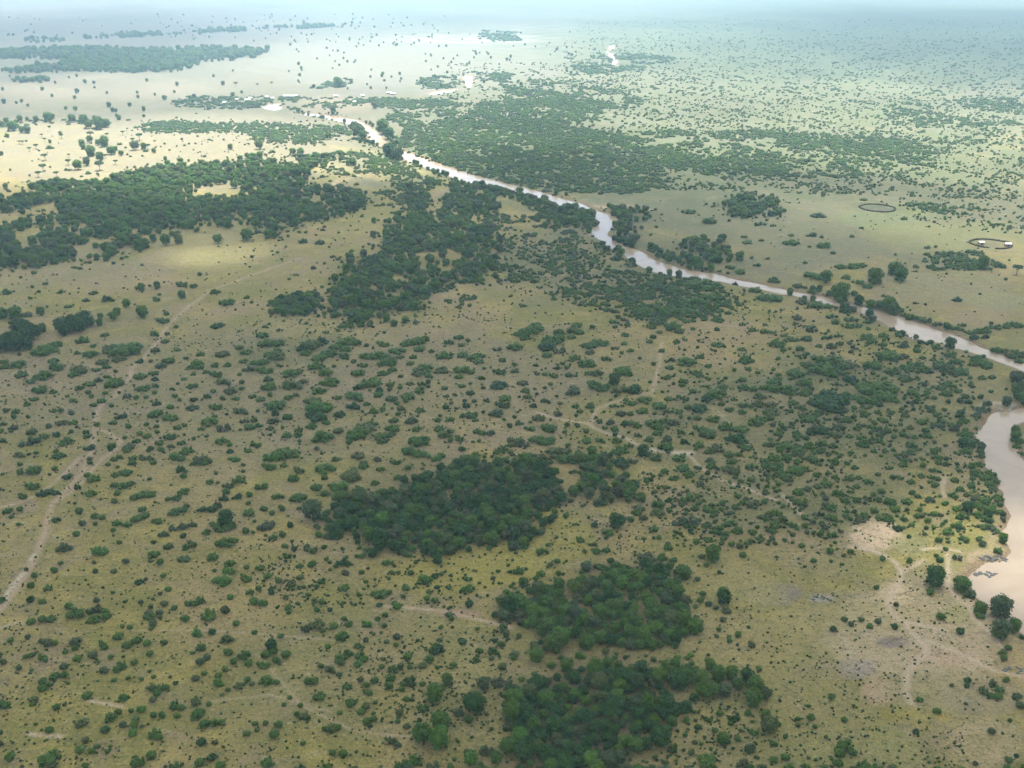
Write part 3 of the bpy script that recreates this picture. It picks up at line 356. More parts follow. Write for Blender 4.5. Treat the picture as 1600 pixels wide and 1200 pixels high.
def ground_material():
    m, nt, b, out = new_mat("savanna_soil")
    geo = N(nt, 'ShaderNodeNewGeometry'); P = geo.outputs['Position']
    tan, olive, straw, grey = (.300,.224,.106), (.200,.182,.050), (.325,.262,.080), (.258,.196,.126)
    mp = N(nt, 'ShaderNodeMapping'); mp.inputs['Rotation'].default_value = (0, 0, math.radians(14)); mp.inputs['Scale'].default_value = (.30, 1.0, 1.0)
    nt.links.new(P, mp.inputs['Vector']); S = mp.outputs[0]
    c = mixc(nt, ramp(nt, noise_(nt, P, .012, 6, .62, .6), .32, .58), tan, olive)
    c = mixc(nt, math_(nt, 'MULTIPLY', ramp(nt, noise_(nt, P, .028, 5, .65, 1.2), .46, .66), .7), c, grey)
    c = mixc(nt, math_(nt, 'MULTIPLY', ramp(nt, noise_(nt, P, .045, 6, .68, .8), .48, .68), .85), c, straw)
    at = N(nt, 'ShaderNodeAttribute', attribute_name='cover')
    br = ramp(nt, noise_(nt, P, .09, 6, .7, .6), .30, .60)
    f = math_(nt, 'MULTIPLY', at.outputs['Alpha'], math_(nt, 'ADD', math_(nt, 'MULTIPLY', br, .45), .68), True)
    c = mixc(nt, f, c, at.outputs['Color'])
    gr = N(nt, 'ShaderNodeAttribute', attribute_name='herbage')
    gm = math_(nt, 'MULTIPLY', gr.outputs['Fac'], ramp(nt, noise_(nt, P, .022, 8, .72, .8), .40, .58))
    c = mixc(nt, gm, c, (.104,.120,.056))
    # tufts, litter and lines of old growth
    c = mixc(nt, math_(nt, 'MULTIPLY', ramp(nt, noise_(nt, S, .34, 5, .7, .5), .52, .70), .50), c, (.118,.114,.036))
    c = mixc(nt, math_(nt, 'MULTIPLY', ramp(nt, noise_(nt, S, .16, 5, .7, .9), .55, .72), .50), c, (.35,.295,.155))
    c = mixc(nt, math_(nt, 'MULTIPLY', ramp(nt, noise_(nt, P, .60, 4, .7), .50, .68), .70), c, (.075,.088,.028))
    c = mixc(nt, math_(nt, 'MULTIPLY', ramp(nt, noise_(nt, P, .20, 5, .72, .4), .54, .72), .55), c, (.128,.127,.040))
    c = mixc(nt, math_(nt, 'MULTIPLY', ramp(nt, noise_(nt, P, .33, 4, .7), .56, .74), .55), c, (.40,.34,.19))
    tr = N(nt, 'ShaderNodeAttribute', attribute_name='track')
    tb = ramp(nt, noise_(nt, P, .30, 4, .65, .3), .22, .58)
    tf = math_(nt, 'MULTIPLY', tr.outputs['Alpha'], math_(nt, 'ADD', math_(nt, 'MULTIPLY', tb, .75), .25), True)
    c = mixc(nt, tf, c, tr.outputs['Color'])
    fine = noise_(nt, P, 1.3, 5, .75)
    sc = N(nt, 'ShaderNodeMapRange'); sc.inputs[1].default_value = .25; sc.inputs[2].default_value = .75
    sc.inputs[3].default_value = .50; sc.inputs[4].default_value = 1.45
    nt.links.new(fine, sc.inputs[0])
    cc = N(nt, 'ShaderNodeCombineColor')
    for i in range(3): nt.links.new(sc.outputs[0], cc.inputs[i])
    c = mixc(nt, 1.0, c, cc.outputs[0], 'MULTIPLY')
    nt.links.new(c, b.inputs['Base Color'])
    b.inputs['Roughness'].default_value = .95; b.inputs['Specular IOR Level'].default_value = .1
    bp = N(nt, 'ShaderNodeBump'); bp.inputs['Strength'].default_value = .8; bp.inputs['Distance'].default_value = .35
    nt.links.new(noise_(nt, P, .7, 5, .7), bp.inputs['Height']); nt.links.new(bp.outputs[0], b.inputs['Normal'])
    return m

def water_material():
    m, nt, b, out = new_mat("silty_river_water")
    geo = N(nt, 'ShaderNodeNewGeometry'); P = geo.outputs['Position']
    c = mixc(nt, ramp(nt, noise_(nt, P, .03, 4, .6, 1.0), .35, .7), (.38,.295,.20), (.32,.245,.165))
    c = mixc(nt, math_(nt, 'MULTIPLY', ramp(nt, noise_(nt, P, .25, 5, .7, 1.5), .58, .72), .35), c, (.43,.36,.27))
    nt.links.new(c, b.inputs['Base Color'])
    b.inputs['Roughness'].default_value = .12; b.inputs['IOR'].default_value = 1.33
    bp = N(nt, 'ShaderNodeBump'); bp.inputs['Strength'].default_value = .25; bp.inputs['Distance'].default_value = .05
    nt.links.new(noise_(nt, P, 1.1, 4, .6), bp.inputs['Height']); nt.links.new(bp.outputs[0], b.inputs['Normal'])
    return m

def leaf_material(name, ca, cb):
    m, nt, b, out = new_mat(name)
    oi = N(nt, 'ShaderNodeObjectInfo'); tc = N(nt, 'ShaderNodeTexCoord')
    r = oi.outputs['Random']
    c = mixc(nt, r, ca, cb)
    c = mixc(nt, ramp(nt, noise_(nt, tc.outputs['Object'], 5.0, 4, .7), .35, .7), c, mixc(nt, .55, c, (cb[0]*1.5, cb[1]*1.35, cb[2]*1.1)))
    dry = ramp(nt, math_(nt, 'FRACT', math_(nt, 'MULTIPLY', r, 17.31)), .74, 1.0)
    c = mixc(nt, math_(nt, 'MULTIPLY', dry, .6), c, (.105,.095,.045))
    nt.links.new(c, b.inputs['Base Color'])
    b.inputs['Roughness'].default_value = .62; b.inputs['Specular IOR Level'].default_value = .22
    tl = N(nt, 'ShaderNodeBsdfTranslucent'); mx = N(nt, 'ShaderNodeMixShader'); mx.inputs[0].default_value = .16
    nt.links.new(c, tl.inputs['Color']); nt.links.new(b.outputs[0], mx.inputs[1]); nt.links.new(tl.outputs[0], mx.inputs[2])
    nt.links.new(mx.outputs[0], out.inputs['Surface'])
    return m

def plain_material(name, col, rough=.8, var=.35, scale=.8):
    m, nt, b, out = new_mat(name)
    tc = N(nt, 'ShaderNodeTexCoord')
    c = mixc(nt, noise_(nt, tc.outputs['Object'], scale, 5, .7), tuple(x*(1-var) for x in col), tuple(min(1, x*(1+var)) for x in col))
    nt.links.new(c, b.inputs['Base Color']); b.inputs['Roughness'].default_value = rough
    b.inputs['Specular IOR Level'].default_value = .25
    bp = N(nt, 'ShaderNodeBump'); bp.inputs['Strength'].default_value = .5; bp.inputs['Distance'].default_value = .08
    nt.links.new(noise_(nt, tc.outputs['Object'], scale*4, 4, .7), bp.inputs['Height']); nt.links.new(bp.outputs[0], b.inputs['Normal'])
    return m

M_GROUND = ground_material(); M_WATER = water_material()
M_LEAF = {
 'm': leaf_material("green_foliage", (.034,.104,.009), (.074,.142,.012)),
 'd': leaf_material("dark_foliage", (.012,.054,.005), (.028,.080,.008)),
 'b': leaf_material("bright_foliage", (.040,.135,.010), (.075,.165,.014)),
 'g': leaf_material("grey_green_foliage", (.045,.085,.034), (.070,.105,.040)),
}
M_BARK = plain_material("bark", (.085,.065,.048), .9, .4, 3.0)
M_ROCK = plain_material("grey_river_rock", (.105,.102,.095), .85, .45, .9)
M_PALEROCK = plain_material("pale_rock", (.27,.235,.18), .85, .35, .8)
M_THORN = plain_material("cut_thorn_branches", (.075,.065,.045), .95, .4, 1.2)
M_ROOF = plain_material("pale_metal_roof", (.80,.79,.76), .45, .08, .6)
M_WALL = plain_material("mud_wall", (.32,.24,.16), .9, .25, .8)

# ------------------------------------------------------------------ ground sheet
def link(o):
    COL.objects.link(o); return o

def build_ground():
    a0 = math.radians(36.5)
    fine = np.linspace(-a0, a0, 424)
    coarse = np.linspace(a0, 2*math.pi-a0, 62)[1:-1]
    ang = np.concatenate([fine, coarse])
    rad = np.concatenate([[15, 60, 110, 150, 180], np.exp(np.arange(math.log(205), math.log(5600), .0035)), np.geomspace(5800, 45000, 26)])
    na, nr = len(ang), len(rad)
    R, A = np.meshgrid(rad, ang, indexing='ij')
    X = R*np.sin(A); Y = R*np.cos(A)
    d = river_depth(X, Y)
    Z = ground_z(X.ravel(), Y.ravel(), d.ravel()).reshape(X.shape)
    co = np.stack([X, Y, Z], -1).reshape(-1, 3)
    i, j = np.meshgrid(np.arange(nr-1), np.arange(na), indexing='ij')
    j2 = (j+1) % na
    quads = np.stack([i*na+j, i*na+j2, (i+1)*na+j2, (i+1)*na+j], -1).reshape(-1, 4)[:, ::-1]
    me = bpy.data.meshes.new("ground")
    me.vertices.add(len(co)); me.vertices.foreach_set('co', co.ravel())
    me.loops.add(quads.size); me.loops.foreach_set('vertex_index', quads.ravel().astype(np.int32))
    me.polygons.add(len(quads)); me.polygons.foreach_set('loop_start', np.arange(0, quads.size, 4, dtype=np.int32))
    me.polygons.foreach_set('use_smooth', np.ones(len(quads), bool))
    me.update()
    # what grows or lies bare where (soil and grass kinds, plus cloud shade painted in the far corners), laid on the plain itself
    x, y = X.ravel(), Y.ravel()
    u, v, f = photo(x, y)
    ok = (y > 60) & (x*x+y*y < 9000**2)
    col = np.zeros((len(x), 4)); col[:, :3] = (.2, .17, .1)
    wob = np.sin(x*.05+np.sin(y*.043)*1.7)*.35+np.sin(y*.06+np.sin(x*.037)*2.1)*.35+np.sin(x*.17+y*.13)*.18
    for (cx, cy_, rx, ry, c, s) in PATCHES:
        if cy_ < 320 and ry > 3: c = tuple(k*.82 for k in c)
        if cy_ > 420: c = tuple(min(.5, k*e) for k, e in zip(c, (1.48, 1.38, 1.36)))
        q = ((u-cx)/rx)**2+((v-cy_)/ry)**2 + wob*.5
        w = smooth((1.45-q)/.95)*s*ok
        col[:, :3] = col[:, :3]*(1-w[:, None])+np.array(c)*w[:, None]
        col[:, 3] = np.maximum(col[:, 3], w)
    dd = d.ravel()
    bank = smooth((dd+6.5)/4)*.85                       # bare earth of the river banks
    col[:, :3] = col[:, :3]*(1-bank[:, None])+np.array((.225,.145,.092))*bank[:, None]
    col[:, 3] = np.maximum(col[:, 3], bank)
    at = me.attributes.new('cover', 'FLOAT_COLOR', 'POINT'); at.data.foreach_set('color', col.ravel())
    hb = np.zeros(len(x))
    for (cx, cy_, rx, ry, st) in HERBAGE:
        hb = np.maximum(hb, smooth((1.6-((u-cx)/rx)**2-((v-cy_)/ry)**2-wob*.4)/1.2)*st*ok)
    at = me.attributes.new('herbage', 'FLOAT', 'POINT'); at.data.foreach_set('value', hb)
    tr = np.zeros((len(x), 4)); tr[:, :3] = (.3, .23, .16)
    for pts, w, tone in TRACKS:
        gp = [tuple(float(c) for c in ground(a, b)) for a, b in pts]
        xs = [p[0] for p in gp]; ys = [p[1] for p in gp]
        m = np.where((x > min(xs)-15) & (x < max(xs)+15) & (y > min(ys)-15) & (y < max(ys)+15))[0]
        if not len(m): continue
        ds = seg_dist(x[m]+wob[m]*.9, y[m]+wob[m]*.7, gp, False)
        s = smooth((w*1.0-ds)/(w*1.0))
        c = np.array((.50,.43,.32)) if tone < -.4 else np.array((.43,.34,.235))*(1-max(tone, 0))+np.array((.385,.28,.195))*max(tone, 0)
        s = s*(.95 if w > 1.5 else .5)
        t = s > tr[m, 3]
        tr[m[t], :3] = c; tr[m, 3] = np.maximum(tr[m, 3], s)
    at = me.attributes.new('track', 'FLOAT_COLOR', 'POINT'); at.data.foreach_set('color', tr.ravel())
    me.materials.append(M_GROUND)
    o = link(bpy.data.objects.new("ground", me)); o['kind'] = 'structure'
    return o

build_ground()

def grow(P, r):
    """push an outline outwards so the water runs under its banks"""
    n = len(P); ar = sum(P[i][0]*P[(i+1) % n][1]-P[(i+1) % n][0]*P[i][1] for i in range(n))
    s = 1 if ar > 0 else -1; out = []
    for i in range(n):
        a, b, c = np.array(P[i-1]), np.array(P[i]), np.array(P[(i+1) % n])
        t = (c-a); t = t/max(np.linalg.norm(t), 1e-6)
        out.append(tuple(b+np.array((t[1], -t[0]))*r*s))
    return out
def build_river(P, nm):
    bm = bmesh.new()
    vs = [bm.verts.new((p[0], p[1], WATER_Z)) for p in grow(P, 3.0)]
    f = bm.faces.new(vs); bmesh.ops.triangulate(bm, faces=[f])
    for f in bm.faces:
        if f.normal.z < 0: f.normal_flip()
    me = bpy.data.meshes.new(nm); bm.to_mesh(me); bm.free(); me.materials.append(M_WATER)
    o = link(bpy.data.objects.new(nm, me)); o['kind'] = 'structure'

for P in RIVERS:
    build_river(P, "river")

# ------------------------------------------------------------------ plant forms
def foliage(bm, lobes, nleaf, leaf, mat_i, rnd, core=.82, sub=2):
    for (c, r) in lobes:
        res = bmesh.ops.create_icosphere(bm, subdivisions=sub, radius=1.0)
        o = Vector((rnd.uniform(-50, 50), rnd.uniform(-50, 50), rnd.uniform(-50, 50)))
        for v in res['verts']:
            d = v.co.normalized()
            k = core*(1+.42*mnoise.noise(d*1.9+o)+.30*mnoise.noise(d*4.7+o))
            v.co = Vector((c[0]+d.x*r[0]*k, c[1]+d.y*r[1]*k, max(0.0, c[2]+d.z*r[2]*k)))
        for v in res['verts']:
            for f in v.link_faces: f.material_index = mat_i; f.smooth = True
    tot = sum(r[0]*r[1] for _, r in lobes)
    for (c, r) in lobes:
        for _ in range(int(nleaf*r[0]*r[1]/tot)):
            d = Vector((rnd.gauss(0, 1), rnd.gauss(0, 1), rnd.gauss(0, 1)+.35)).normalized()
            k = rnd.uniform(.82, 1.30)
            p = Vector((c[0]+d.x*r[0]*k, c[1]+d.y*r[1]*k, c[2]+d.z*r[2]*k))
            if p.z < .01: continue
            if any(((p.x-c2[0])/r2[0])**2+((p.y-c2[1])/r2[1])**2+((p.z-c2[2])/r2[2])**2 < .6 for c2, r2 in lobes): continue
            nrm = (d+Vector((rnd.gauss(0, .7), rnd.gauss(0, .7), rnd.gauss(0, .7)+.3))).normalized()
            t1 = nrm.orthogonal().normalized(); t1.rotate(Matrix.Rotation(rnd.uniform(0, 6.28), 3, nrm)); t2 = nrm.cross(t1)
            s = leaf*rnd.uniform(.6, 1.4)
            q = [bm.verts.new(p+t1*s*a+t2*s*.75*b) for a, b in ((-1, -.3), (0, -1), (1, .1), (.1, 1))]
            f = bm.faces.new(q); f.material_index = mat_i

def tube(bm, p0, p1, r0, r1, mat_i, n=6):
    p0, p1 = Vector(p0), Vector(p1); ax = (p1-p0).normalized(); a = ax.orthogonal().normalized(); b = ax.cross(a)
    rings = []
    for p, r in ((p0, r0), (p1, r1)):
        rings.append([bm.verts.new(p+a*math.cos(6.2832*i/n)*r+b*math.sin(6.2832*i/n)*r) for i in range(n)])
    for i in range(n):
        f = bm.faces.new((rings[0][i], rings[0][(i+1) % n], rings[1][(i+1) % n], rings[1][i])); f.material_index = mat_i; f.smooth = True
    f = bm.faces.new(rings[1]); f.material_index = mat_i

def to_mesh(bm, name, mats):
    me = bpy.data.meshes.new(name); bm.to_mesh(me); bm.free()
    for m in mats: me.materials.append(m)
    return me

def shrub_form(seed, clump, mat):
    rnd = random.Random(seed); bm = bmesh.new(); lobes = []
    if clump:
        for i in range(rnd.randint(10, 15)):
            a = rnd.uniform(0, 6.28); d = math.sqrt(rnd.uniform(0, 1.3))
            r = rnd.uniform(.09, .19)*(1.15-.3*d); h = rnd.uniform(.45, 1.05)*(1.1-.4*d)
            lobes.append(((math.cos(a)*d*.36, math.sin(a)*d*.30, h*.45), (r, r*rnd.uniform(.8, 1.1), h*.55)))
    else:
        lobes.append(((0, 0, .42), (.36, .34, .5)))
        for i in range(rnd.randint(4, 6)):
            a = i*1.2+rnd.uniform(-.4, .4); d = rnd.uniform(.2, .3); r = rnd.uniform(.17, .24)
            lobes.append(((math.cos(a)*d, math.sin(a)*d, rnd.uniform(.25, .62)), (r, r, r*1.5)))
    foliage(bm, lobes, 620, .060, 0, rnd, sub=2)
    for i in range(4):
        a = i*1.6+seed; tube(bm, (0, 0, -.08), (math.cos(a)*.14, math.sin(a)*.14, .4), .03, .015, 1, 5)
    return to_mesh(bm, "shrub_form", [M_LEAF[mat], M_BARK])

def tree_form(seed, mat):
    rnd = random.Random(seed); lobes = [((0, 0, .56), (.37, .36, .34))]
    for i in range(rnd.randint(8, 11)):
        a = i*2.4+rnd.uniform(-.4, .4); e = rnd.uniform(-.15, 1.2); r = rnd.uniform(.13, .21); d = .31
        lobes.append(((math.cos(a)*math.cos(e)*d, math.sin(a)*math.cos(e)*d, .55+math.sin(e)*.30), (r, r, r*.9)))
    for i in range(5):                                    # low skirt of branches
        a = i*1.26+rnd.uniform(-.3, .3); r = rnd.uniform(.12, .18)
        lobes.append(((math.cos(a)*.25, math.sin(a)*.25, rnd.uniform(.16, .34)), (r, r, r*1.1)))
    bm = bmesh.new(); foliage(bm, lobes, 1100, .045, 0, rnd, sub=2)
    crown = to_mesh(bm, "crown_form", [M_LEAF[mat]])
    bm = bmesh.new()
    l = (rnd.uniform(-.03, .03), rnd.uniform(-.03, .03))
    tube(bm, (0, 0, -.06), (l[0], l[1], .30), .042, .03, 0, 7)
    for i in range(4):
        a = i*1.57+rnd.uniform(-.4, .4); tube(bm, (l[0], l[1], .26), (math.cos(a)*.2, math.sin(a)*.2, .52), .022, .01, 0, 5)
    trunk = to_mesh(bm, "trunk_form", [M_BARK])
    bm = bmesh.new(); bm.from_mesh(crown); bm.from_mesh(trunk)
    n = len(crown.polygons); bm.faces.ensure_lookup_table()
    for f in bm.faces[n:]: f.material_index = 1
    whole = to_mesh(bm, "tree_form", [M_LEAF[mat], M_BARK])
    return crown, trunk, whole

def acacia_form(seed):
    rnd = random.Random(seed); lobes = [((0, 0, .66), (.34, .33, .11))]
    for i in range(9):
        a = i*2.4+rnd.uniform(-.3, .3); d = rnd.uniform(.2, .36); r = rnd.uniform(.11, .17)
        lobes.append(((math.cos(a)*d, math.sin(a)*d, .66+rnd.uniform(-.03, .05)), (r, r, r*.55)))
    bm = bmesh.new(); foliage(bm, lobes, 700, .042, 0, rnd, sub=2); crown = to_mesh(bm, "crown_form", [M_LEAF['d']])
    bm = bmesh.new(); tube(bm, (0, 0, -.06), (0, 0, .36), .03, .022, 0, 7)
    for i in range(6):
        a = i*1.05; tube(bm, (0, 0, .33), (math.cos(a)*.26, math.sin(a)*.26, .64), .015, .008, 0, 5)
    return crown, to_mesh(bm, "trunk_form", [M_BARK])

TINTS = 'mdbg'
SH_ROUND = {t: [shrub_form(100+i*7+k, False, t) for i in range(4)] for k, t in enumerate(TINTS)}
SH_CLUMP = {t: [shrub_form(300+i*7+k, True, t) for i in range(5)] for k, t in enumerate(TINTS)}
TREES = {t: [tree_form(500+i*7+k, t) for i in range(5)] for k, t in enumerate(TINTS)}
ACACIAS = [acacia_form(700+i) for i in range(4)]

# ------------------------------------------------------------------ where the plants stand
plants = []     # kind, tint, x, y, width, place, photo u, v, photo width
def add(kind, tint, x, y, w, place, u, v, pw):
    plants.append([kind, tint, x, y, w, place, u, v, pw])

taken = []
for (x0, y0, mag, txt) in SURVEY:
    for e in txt.split(';'):
        e = e.strip()
        fl = ''.join(c for c in e if c in 'tdbga'); u, v, w = (float(s) for s in e.rstrip('tdbga').split())
        if w <= 0: continue
        u = x0+u/mag; v = y0+v/mag; pw = w/mag
        kind = 'acacia' if 'a' in fl else 'tree' if 't' in fl else 'shrub'
        tint = 'd' if 'd' in fl else 'b' if 'b' in fl else 'g' if 'g' in fl else 'm'
        gx, gy = ground(u, v, 1.0); dist = photo(float(gx), float(gy), 1.0)[2]
        wm = pw*float(dist)/FPX
        h = wm*(.95 if kind != 'shrub' else .55)
        if kind == 'shrub': h = min(h, 1.4+.26*wm)
        gx, gy = ground(u, v, h*.5)
        add(kind, tint, float(gx), float(gy), wm*1.04, None, u, v, pw)
        taken.append((float(gx), float(gy), wm))

def fill_wood(poly, cover, wmin, wmax, fl, name, seed):
    r = np.random.default_rng(seed)
    zc = (wmin+wmax)*.22
    G = [tuple(float(c) for c in ground(u, v, zc)) for u, v in poly]
    xs = [p[0] for p in G]; ys = [p[1] for p in G]
    area = abs(sum(G[i][0]*G[(i+1) % len(G)][1]-G[(i+1) % len(G)][0]*G[i][1] for i in range(len(G))))/2
    wm = (wmin+wmax)/2
    want = int(area*cover/(wm*wm*(.42 if cover > .9 else .62)))
    cell = wmax; grid = {}; n = 0
    tries = min(int((max(xs)-min(xs))*(max(ys)-min(ys))/area*want*5)+50, 400000)
    X = r.uniform(min(xs), max(xs), tries); Y = r.uniform(min(ys), max(ys), tries); W = wmin*.75+(wmax*1.12-wmin*.75)*r.random(tries)**1.5
    jit = r.normal(0, wm*(.7 if cover > .9 else 1.5), (2, tries))
    ins = in_poly(X+jit[0], Y+jit[1], G)
    if cover < .9:
        pn = .9*np.sin(X*.05+seed+np.sin(Y*.03))*np.sin(Y*.036+seed*2+np.sin(X*.041))+.6*np.sin(X*.017+Y*.013+seed)+.7*np.sin(X*.13+np.sin(Y*.11)*1.4)*np.sin(Y*.10+X*.03)
        ins &= (pn > -1.3+2.4*(1-cover)+r.uniform(-.7, .7, tries))
    else:
        ins &= (np.sin(X*.16+np.sin(Y*.13)*1.6)*np.sin(Y*.15+X*.05) < .95)
    pack = .54 if cover > .7 else .5
    for x, y, w in zip(X[ins], Y[ins], W[ins]):
        ci, cj = int(x//cell), int(y//cell); bad = False
        for a in (-1, 0, 1):
            for b in (-1, 0, 1):
                for (px, py, pw) in grid.get((ci+a, cj+b), ()):
                    if (px-x)**2+(py-y)**2 < (pack*(pw+w)*.5)**2: bad = True; break
                if bad: break
            if bad: break
        if bad: continue
        grid.setdefault((ci, cj), []).append((x, y, w)); n += 1
        t = r.random()
        if fl == 'd': tint = 'd' if t < .62 else 'm' if t < .90 else 'g' if t < .97 else 'b'
        elif fl == 'm': tint = 'd' if t < .14 else 'm' if t < .78 else 'g' if t < .92 else 'b'
        else: tint = 'm' if t < .7 else 'd' if t < .8 else 'g'
        u, v, f = photo(x, y, w*.5)
        add('shrub' if fl == 's' else 'tree', tint, x, y, w, name, float(u), float(v), w*FPX/float(f))
        if n >= want: break
    # scrub feathering out into the grass round the wood
    m = int(want*(.5 if cover > .5 else .2))
    if m and wmax < 9.6:
        X = r.uniform(min(xs)-20, max(xs)+20, m*6); Y = r.uniform(min(ys)-20, max(ys)+20, m*6)
        dd = seg_dist(X, Y, G); ins = in_poly(X, Y, G)
        ok = np.where((r.random(m*6) < np.exp(-dd/(wm*1.6))) & ((~ins) | (dd < wm)))[0][:m]
        for i in ok:
            w = r.uniform(.18, .62)*wm; t = r.random(); u, v, f = photo(X[i], Y[i], w*.3)
            add('shrub', 'm' if t < .55 else 'd' if t < .8 else 'g' if t < .95 else 'b', float(X[i]), float(Y[i]), w, None, float(u), float(v), w*FPX/float(f))

HOLES = [[(300,283),(375,286),(395,300),(330,308),(290,300)]]
for k, (name, poly, cover, a, b, fl) in enumerate(WOODS):
    fill_wood(poly, cover, a, b, fl, name, 40+k)
plants = [p for p in plants if not (p[5] == "upper left wood" and in_poly(np.array([p[6]+rng.normal(0, 7)]), np.array([p[7]+rng.normal(0, 3)]), HOLES[0])[0])]

for k, (poly, dens, a, b, fl) in enumerate(SCATTER):
    r = np.random.default_rng(900+k)
    us = [p[0] for p in poly]; vs = [p[1] for p in poly]
    area = abs(sum(poly[i][0]*poly[(i+1) % len(poly)][1]-poly[(i+1) % len(poly)][0]*poly[i][1] for i in range(len(poly))))/2
    n = int(dens*area/10000)
    m = n*6
    U = r.uniform(min(us), max(us), m); V = r.uniform(min(vs), max(vs), m)
    X, Y = ground(U, V)
    cl = np.sin(X*.045+k)*np.sin(Y*.038+k*1.7)+.7*np.sin(X*.11+Y*.07+k)+.5*np.sin(X*.23-Y*.19)
    ok = in_poly(U, V, poly) & (cl+r.uniform(-1.3, 1.3, m) > 0)
    idx = np.where(ok)[0][:n]
    for i in idx:
        w = a+(b-a)*r.random()**1.8
        t = r.random()
        tint = ('d' if t < .6 else 'm' if t < .9 else 'g') if fl == 'd' else ('m' if t < .6 else 'd' if t < .82 else 'g' if t < .95 else 'b')
        f = float(photo(float(X[i]), float(Y[i]))[2])
        add('tree' if fl == 'm' else 'shrub', tint, float(X[i]), float(Y[i]), w, None, float(U[i]), float(V[i]), w*FPX/f)

rb = np.random.default_rng(321)
for P, n in ((RIVERS[0], 850), (RIVERS[1], 190)):
    A = np.array(P); B = np.roll(A, -1, 0); L = np.linalg.norm(B-A, axis=1); cum = np.cumsum(L)/L.sum()
    G2 = grow(P, 1.0)
    for _ in range(n):
        k = int(np.searchsorted(cum, rb.random())); t = rb.random(); p = A[k]+(B[k]-A[k])*t
        o = np.array(G2[k])-A[k]; o = o/max(np.linalg.norm(o), 1e-6)
        p = p+o*(2.5+abs(rb.normal(0, 6.0)))
        if math.sin(p[0]*.06)+math.sin(p[1]*.047+1)+rb.uniform(-1, 1) < -.3: continue
        w = 1.6+4.6*rb.random()**1.6; tt = rb.random(); u, v, f = photo(p[0], p[1], w*.3)
        add('shrub' if w < 4.6 else 'tree', 'm' if tt < .55 else 'd' if tt < .8 else 'g', float(p[0]), float(p[1]), w, None, float(u), float(v), w*FPX/float(f))
PX = np.array([p[2] for p in plants]); PY = np.array([p[3] for p in plants])
RD = river_depth(PX, PY)
PZ = ground_z(PX, PY, RD)
keep = RD < 1.2
order = [i for i in range(len(plants)) if keep[i]]

def form_size(p, rnd):
    kind, w = p[0], p[4]
    if kind == 'shrub':
        h = min(.64*w, 1.4+.26*w)*rnd.uniform(.8, 1.2)
        return (w*rnd.uniform(.9, 1.05), w*rnd.uniform(.82, 1.08), h)
    if kind == 'acacia':
        return (w*.98, w*.98, w*1.05)
    return (w, w*rnd.uniform(.88, 1.08), w*(rnd.uniform(.62, 1.0) if p[5] else rnd.uniform(.85, 1.05)))

# ------------------------------------------------------------------ labels
PLACES = [
 (40,1160,"bottom left corner"),(230,1130,"bottom left grassland"),(420,1140,"bottom edge left of centre"),(90,1030,"lower left edge"),(260,1010,"lower left grassland"),
 (440,1010,"grass left of lower thickets"),(600,1060,"scrub left of bottom thicket"),(600,960,"grass under central thicket"),(690,1130,"tall trees left of bottom thicket"),
 (760,1190,"bottom edge beside bottom thicket"),(1110,1150,"grass right of bottom thicket"),(1130,1060,"grove right of bottom thicket"),(1250,1180,"bottom right grassland"),(1500,1180,"bottom right corner"),
 (1550,1070,"right edge below bare ground"),(1400,1060,"bare ground lower right"),(1380,950,"pale bare ground"),(1540,950,"riverside below the rocks"),(1480,870,"grass beside the rocks"),
 (1260,1000,"grass left of bare ground"),(1130,940,"grass right of middle thicket"),(930,840,"yellow grass below small thicket"),(1060,850,"scrub right of yellow grass"),(820,880,"yellow grass above middle thicket"),
 (100,870,"left dirt track, lower part"),(80,760,"fork of left dirt track"),(230,900,"grass right of dirt track"),(210,780,"grass above the track bend"),(340,880,"left of central thicket's scrub"),(340,800,"dark clump left of thicket"),
 (470,800,"just left of central thicket"),(470,900,"scrub below central thicket's corner"),(520,740,"above central thicket's left end"),(640,720,"above central thicket"),(330,720,"shrub rows left of centre"),
 (60,650,"left edge above track fork"),(180,650,"upper left dirt track"),(300,640,"shrub rows right of track"),(60,560,"left edge below dark grove"),(180,560,"green scrub by upper track"),(320,560,"shrubs above left centre"),
 (450,560,"scrub patch below middle wood"),(450,640,"shrub rows below scrub patch"),(580,610,"centre left shrub rows"),(580,680,"shrubs above central thicket"),(700,590,"centre shrub rows"),(700,660,"shrubs above thicket's right end"),
 (830,540,"pale plain above centre"),(850,620,"centre, near track junction"),(860,680,"above small thicket"),(960,590,"beside the central footpath"),(960,680,"along the central track"),(1060,560,"plain right of centre"),
 (1080,650,"shrubs right of central track"),(1060,720,"below the pale track patch"),(1180,650,"dense scrub right of centre"),(1180,550,"plain below the river"),(1300,570,"dark scrub below the river"),
 (1290,640,"darkest scrub patch right"),(1280,700,"scrub left of river bend"),(1400,600,"scrub right of dark patch"),(1430,560,"near bank of the river"),(1530,600,"far right scrub by river"),(1530,690,"left bank of river bend"),
 (1420,700,"scrub beside river bend"),(1250,770,"end of the right track"),(1380,770,"scrub above bare ground"),(1500,770,"lit bank of the bend"),(1540,510,"right bank of the river"),(1500,480,"right bank upstream"),
 (1350,430,"right bank grove"),(1200,400,"right bank grassland"),(1550,400,"beside the thorn enclosure"),(1100,380,"right bank by the pool"),(1000,460,"left bank scrub belt"),(800,400,"scrub left of river pool"),
 (80,500,"dark grove at left edge"),(260,450,"open plain under left wood"),(80,450,"left edge under left wood"),(380,380,"sunlit patch in the plain"),(700,300,"left bank upstream"),(500,280,"scrub right of left wood"),
 (90,250,"pale plain upper left"),(200,240,"acacia plain upper left"),(450,220,"far scrub by the river"),(900,240,"right bank wood"),
]
ORD = ["first","second","third","fourth","fifth","sixth","seventh","eighth","ninth","tenth","eleventh","twelfth","thirteenth","fourteenth","fifteenth","sixteenth","seventeenth","eighteenth","nineteenth","twentieth"]
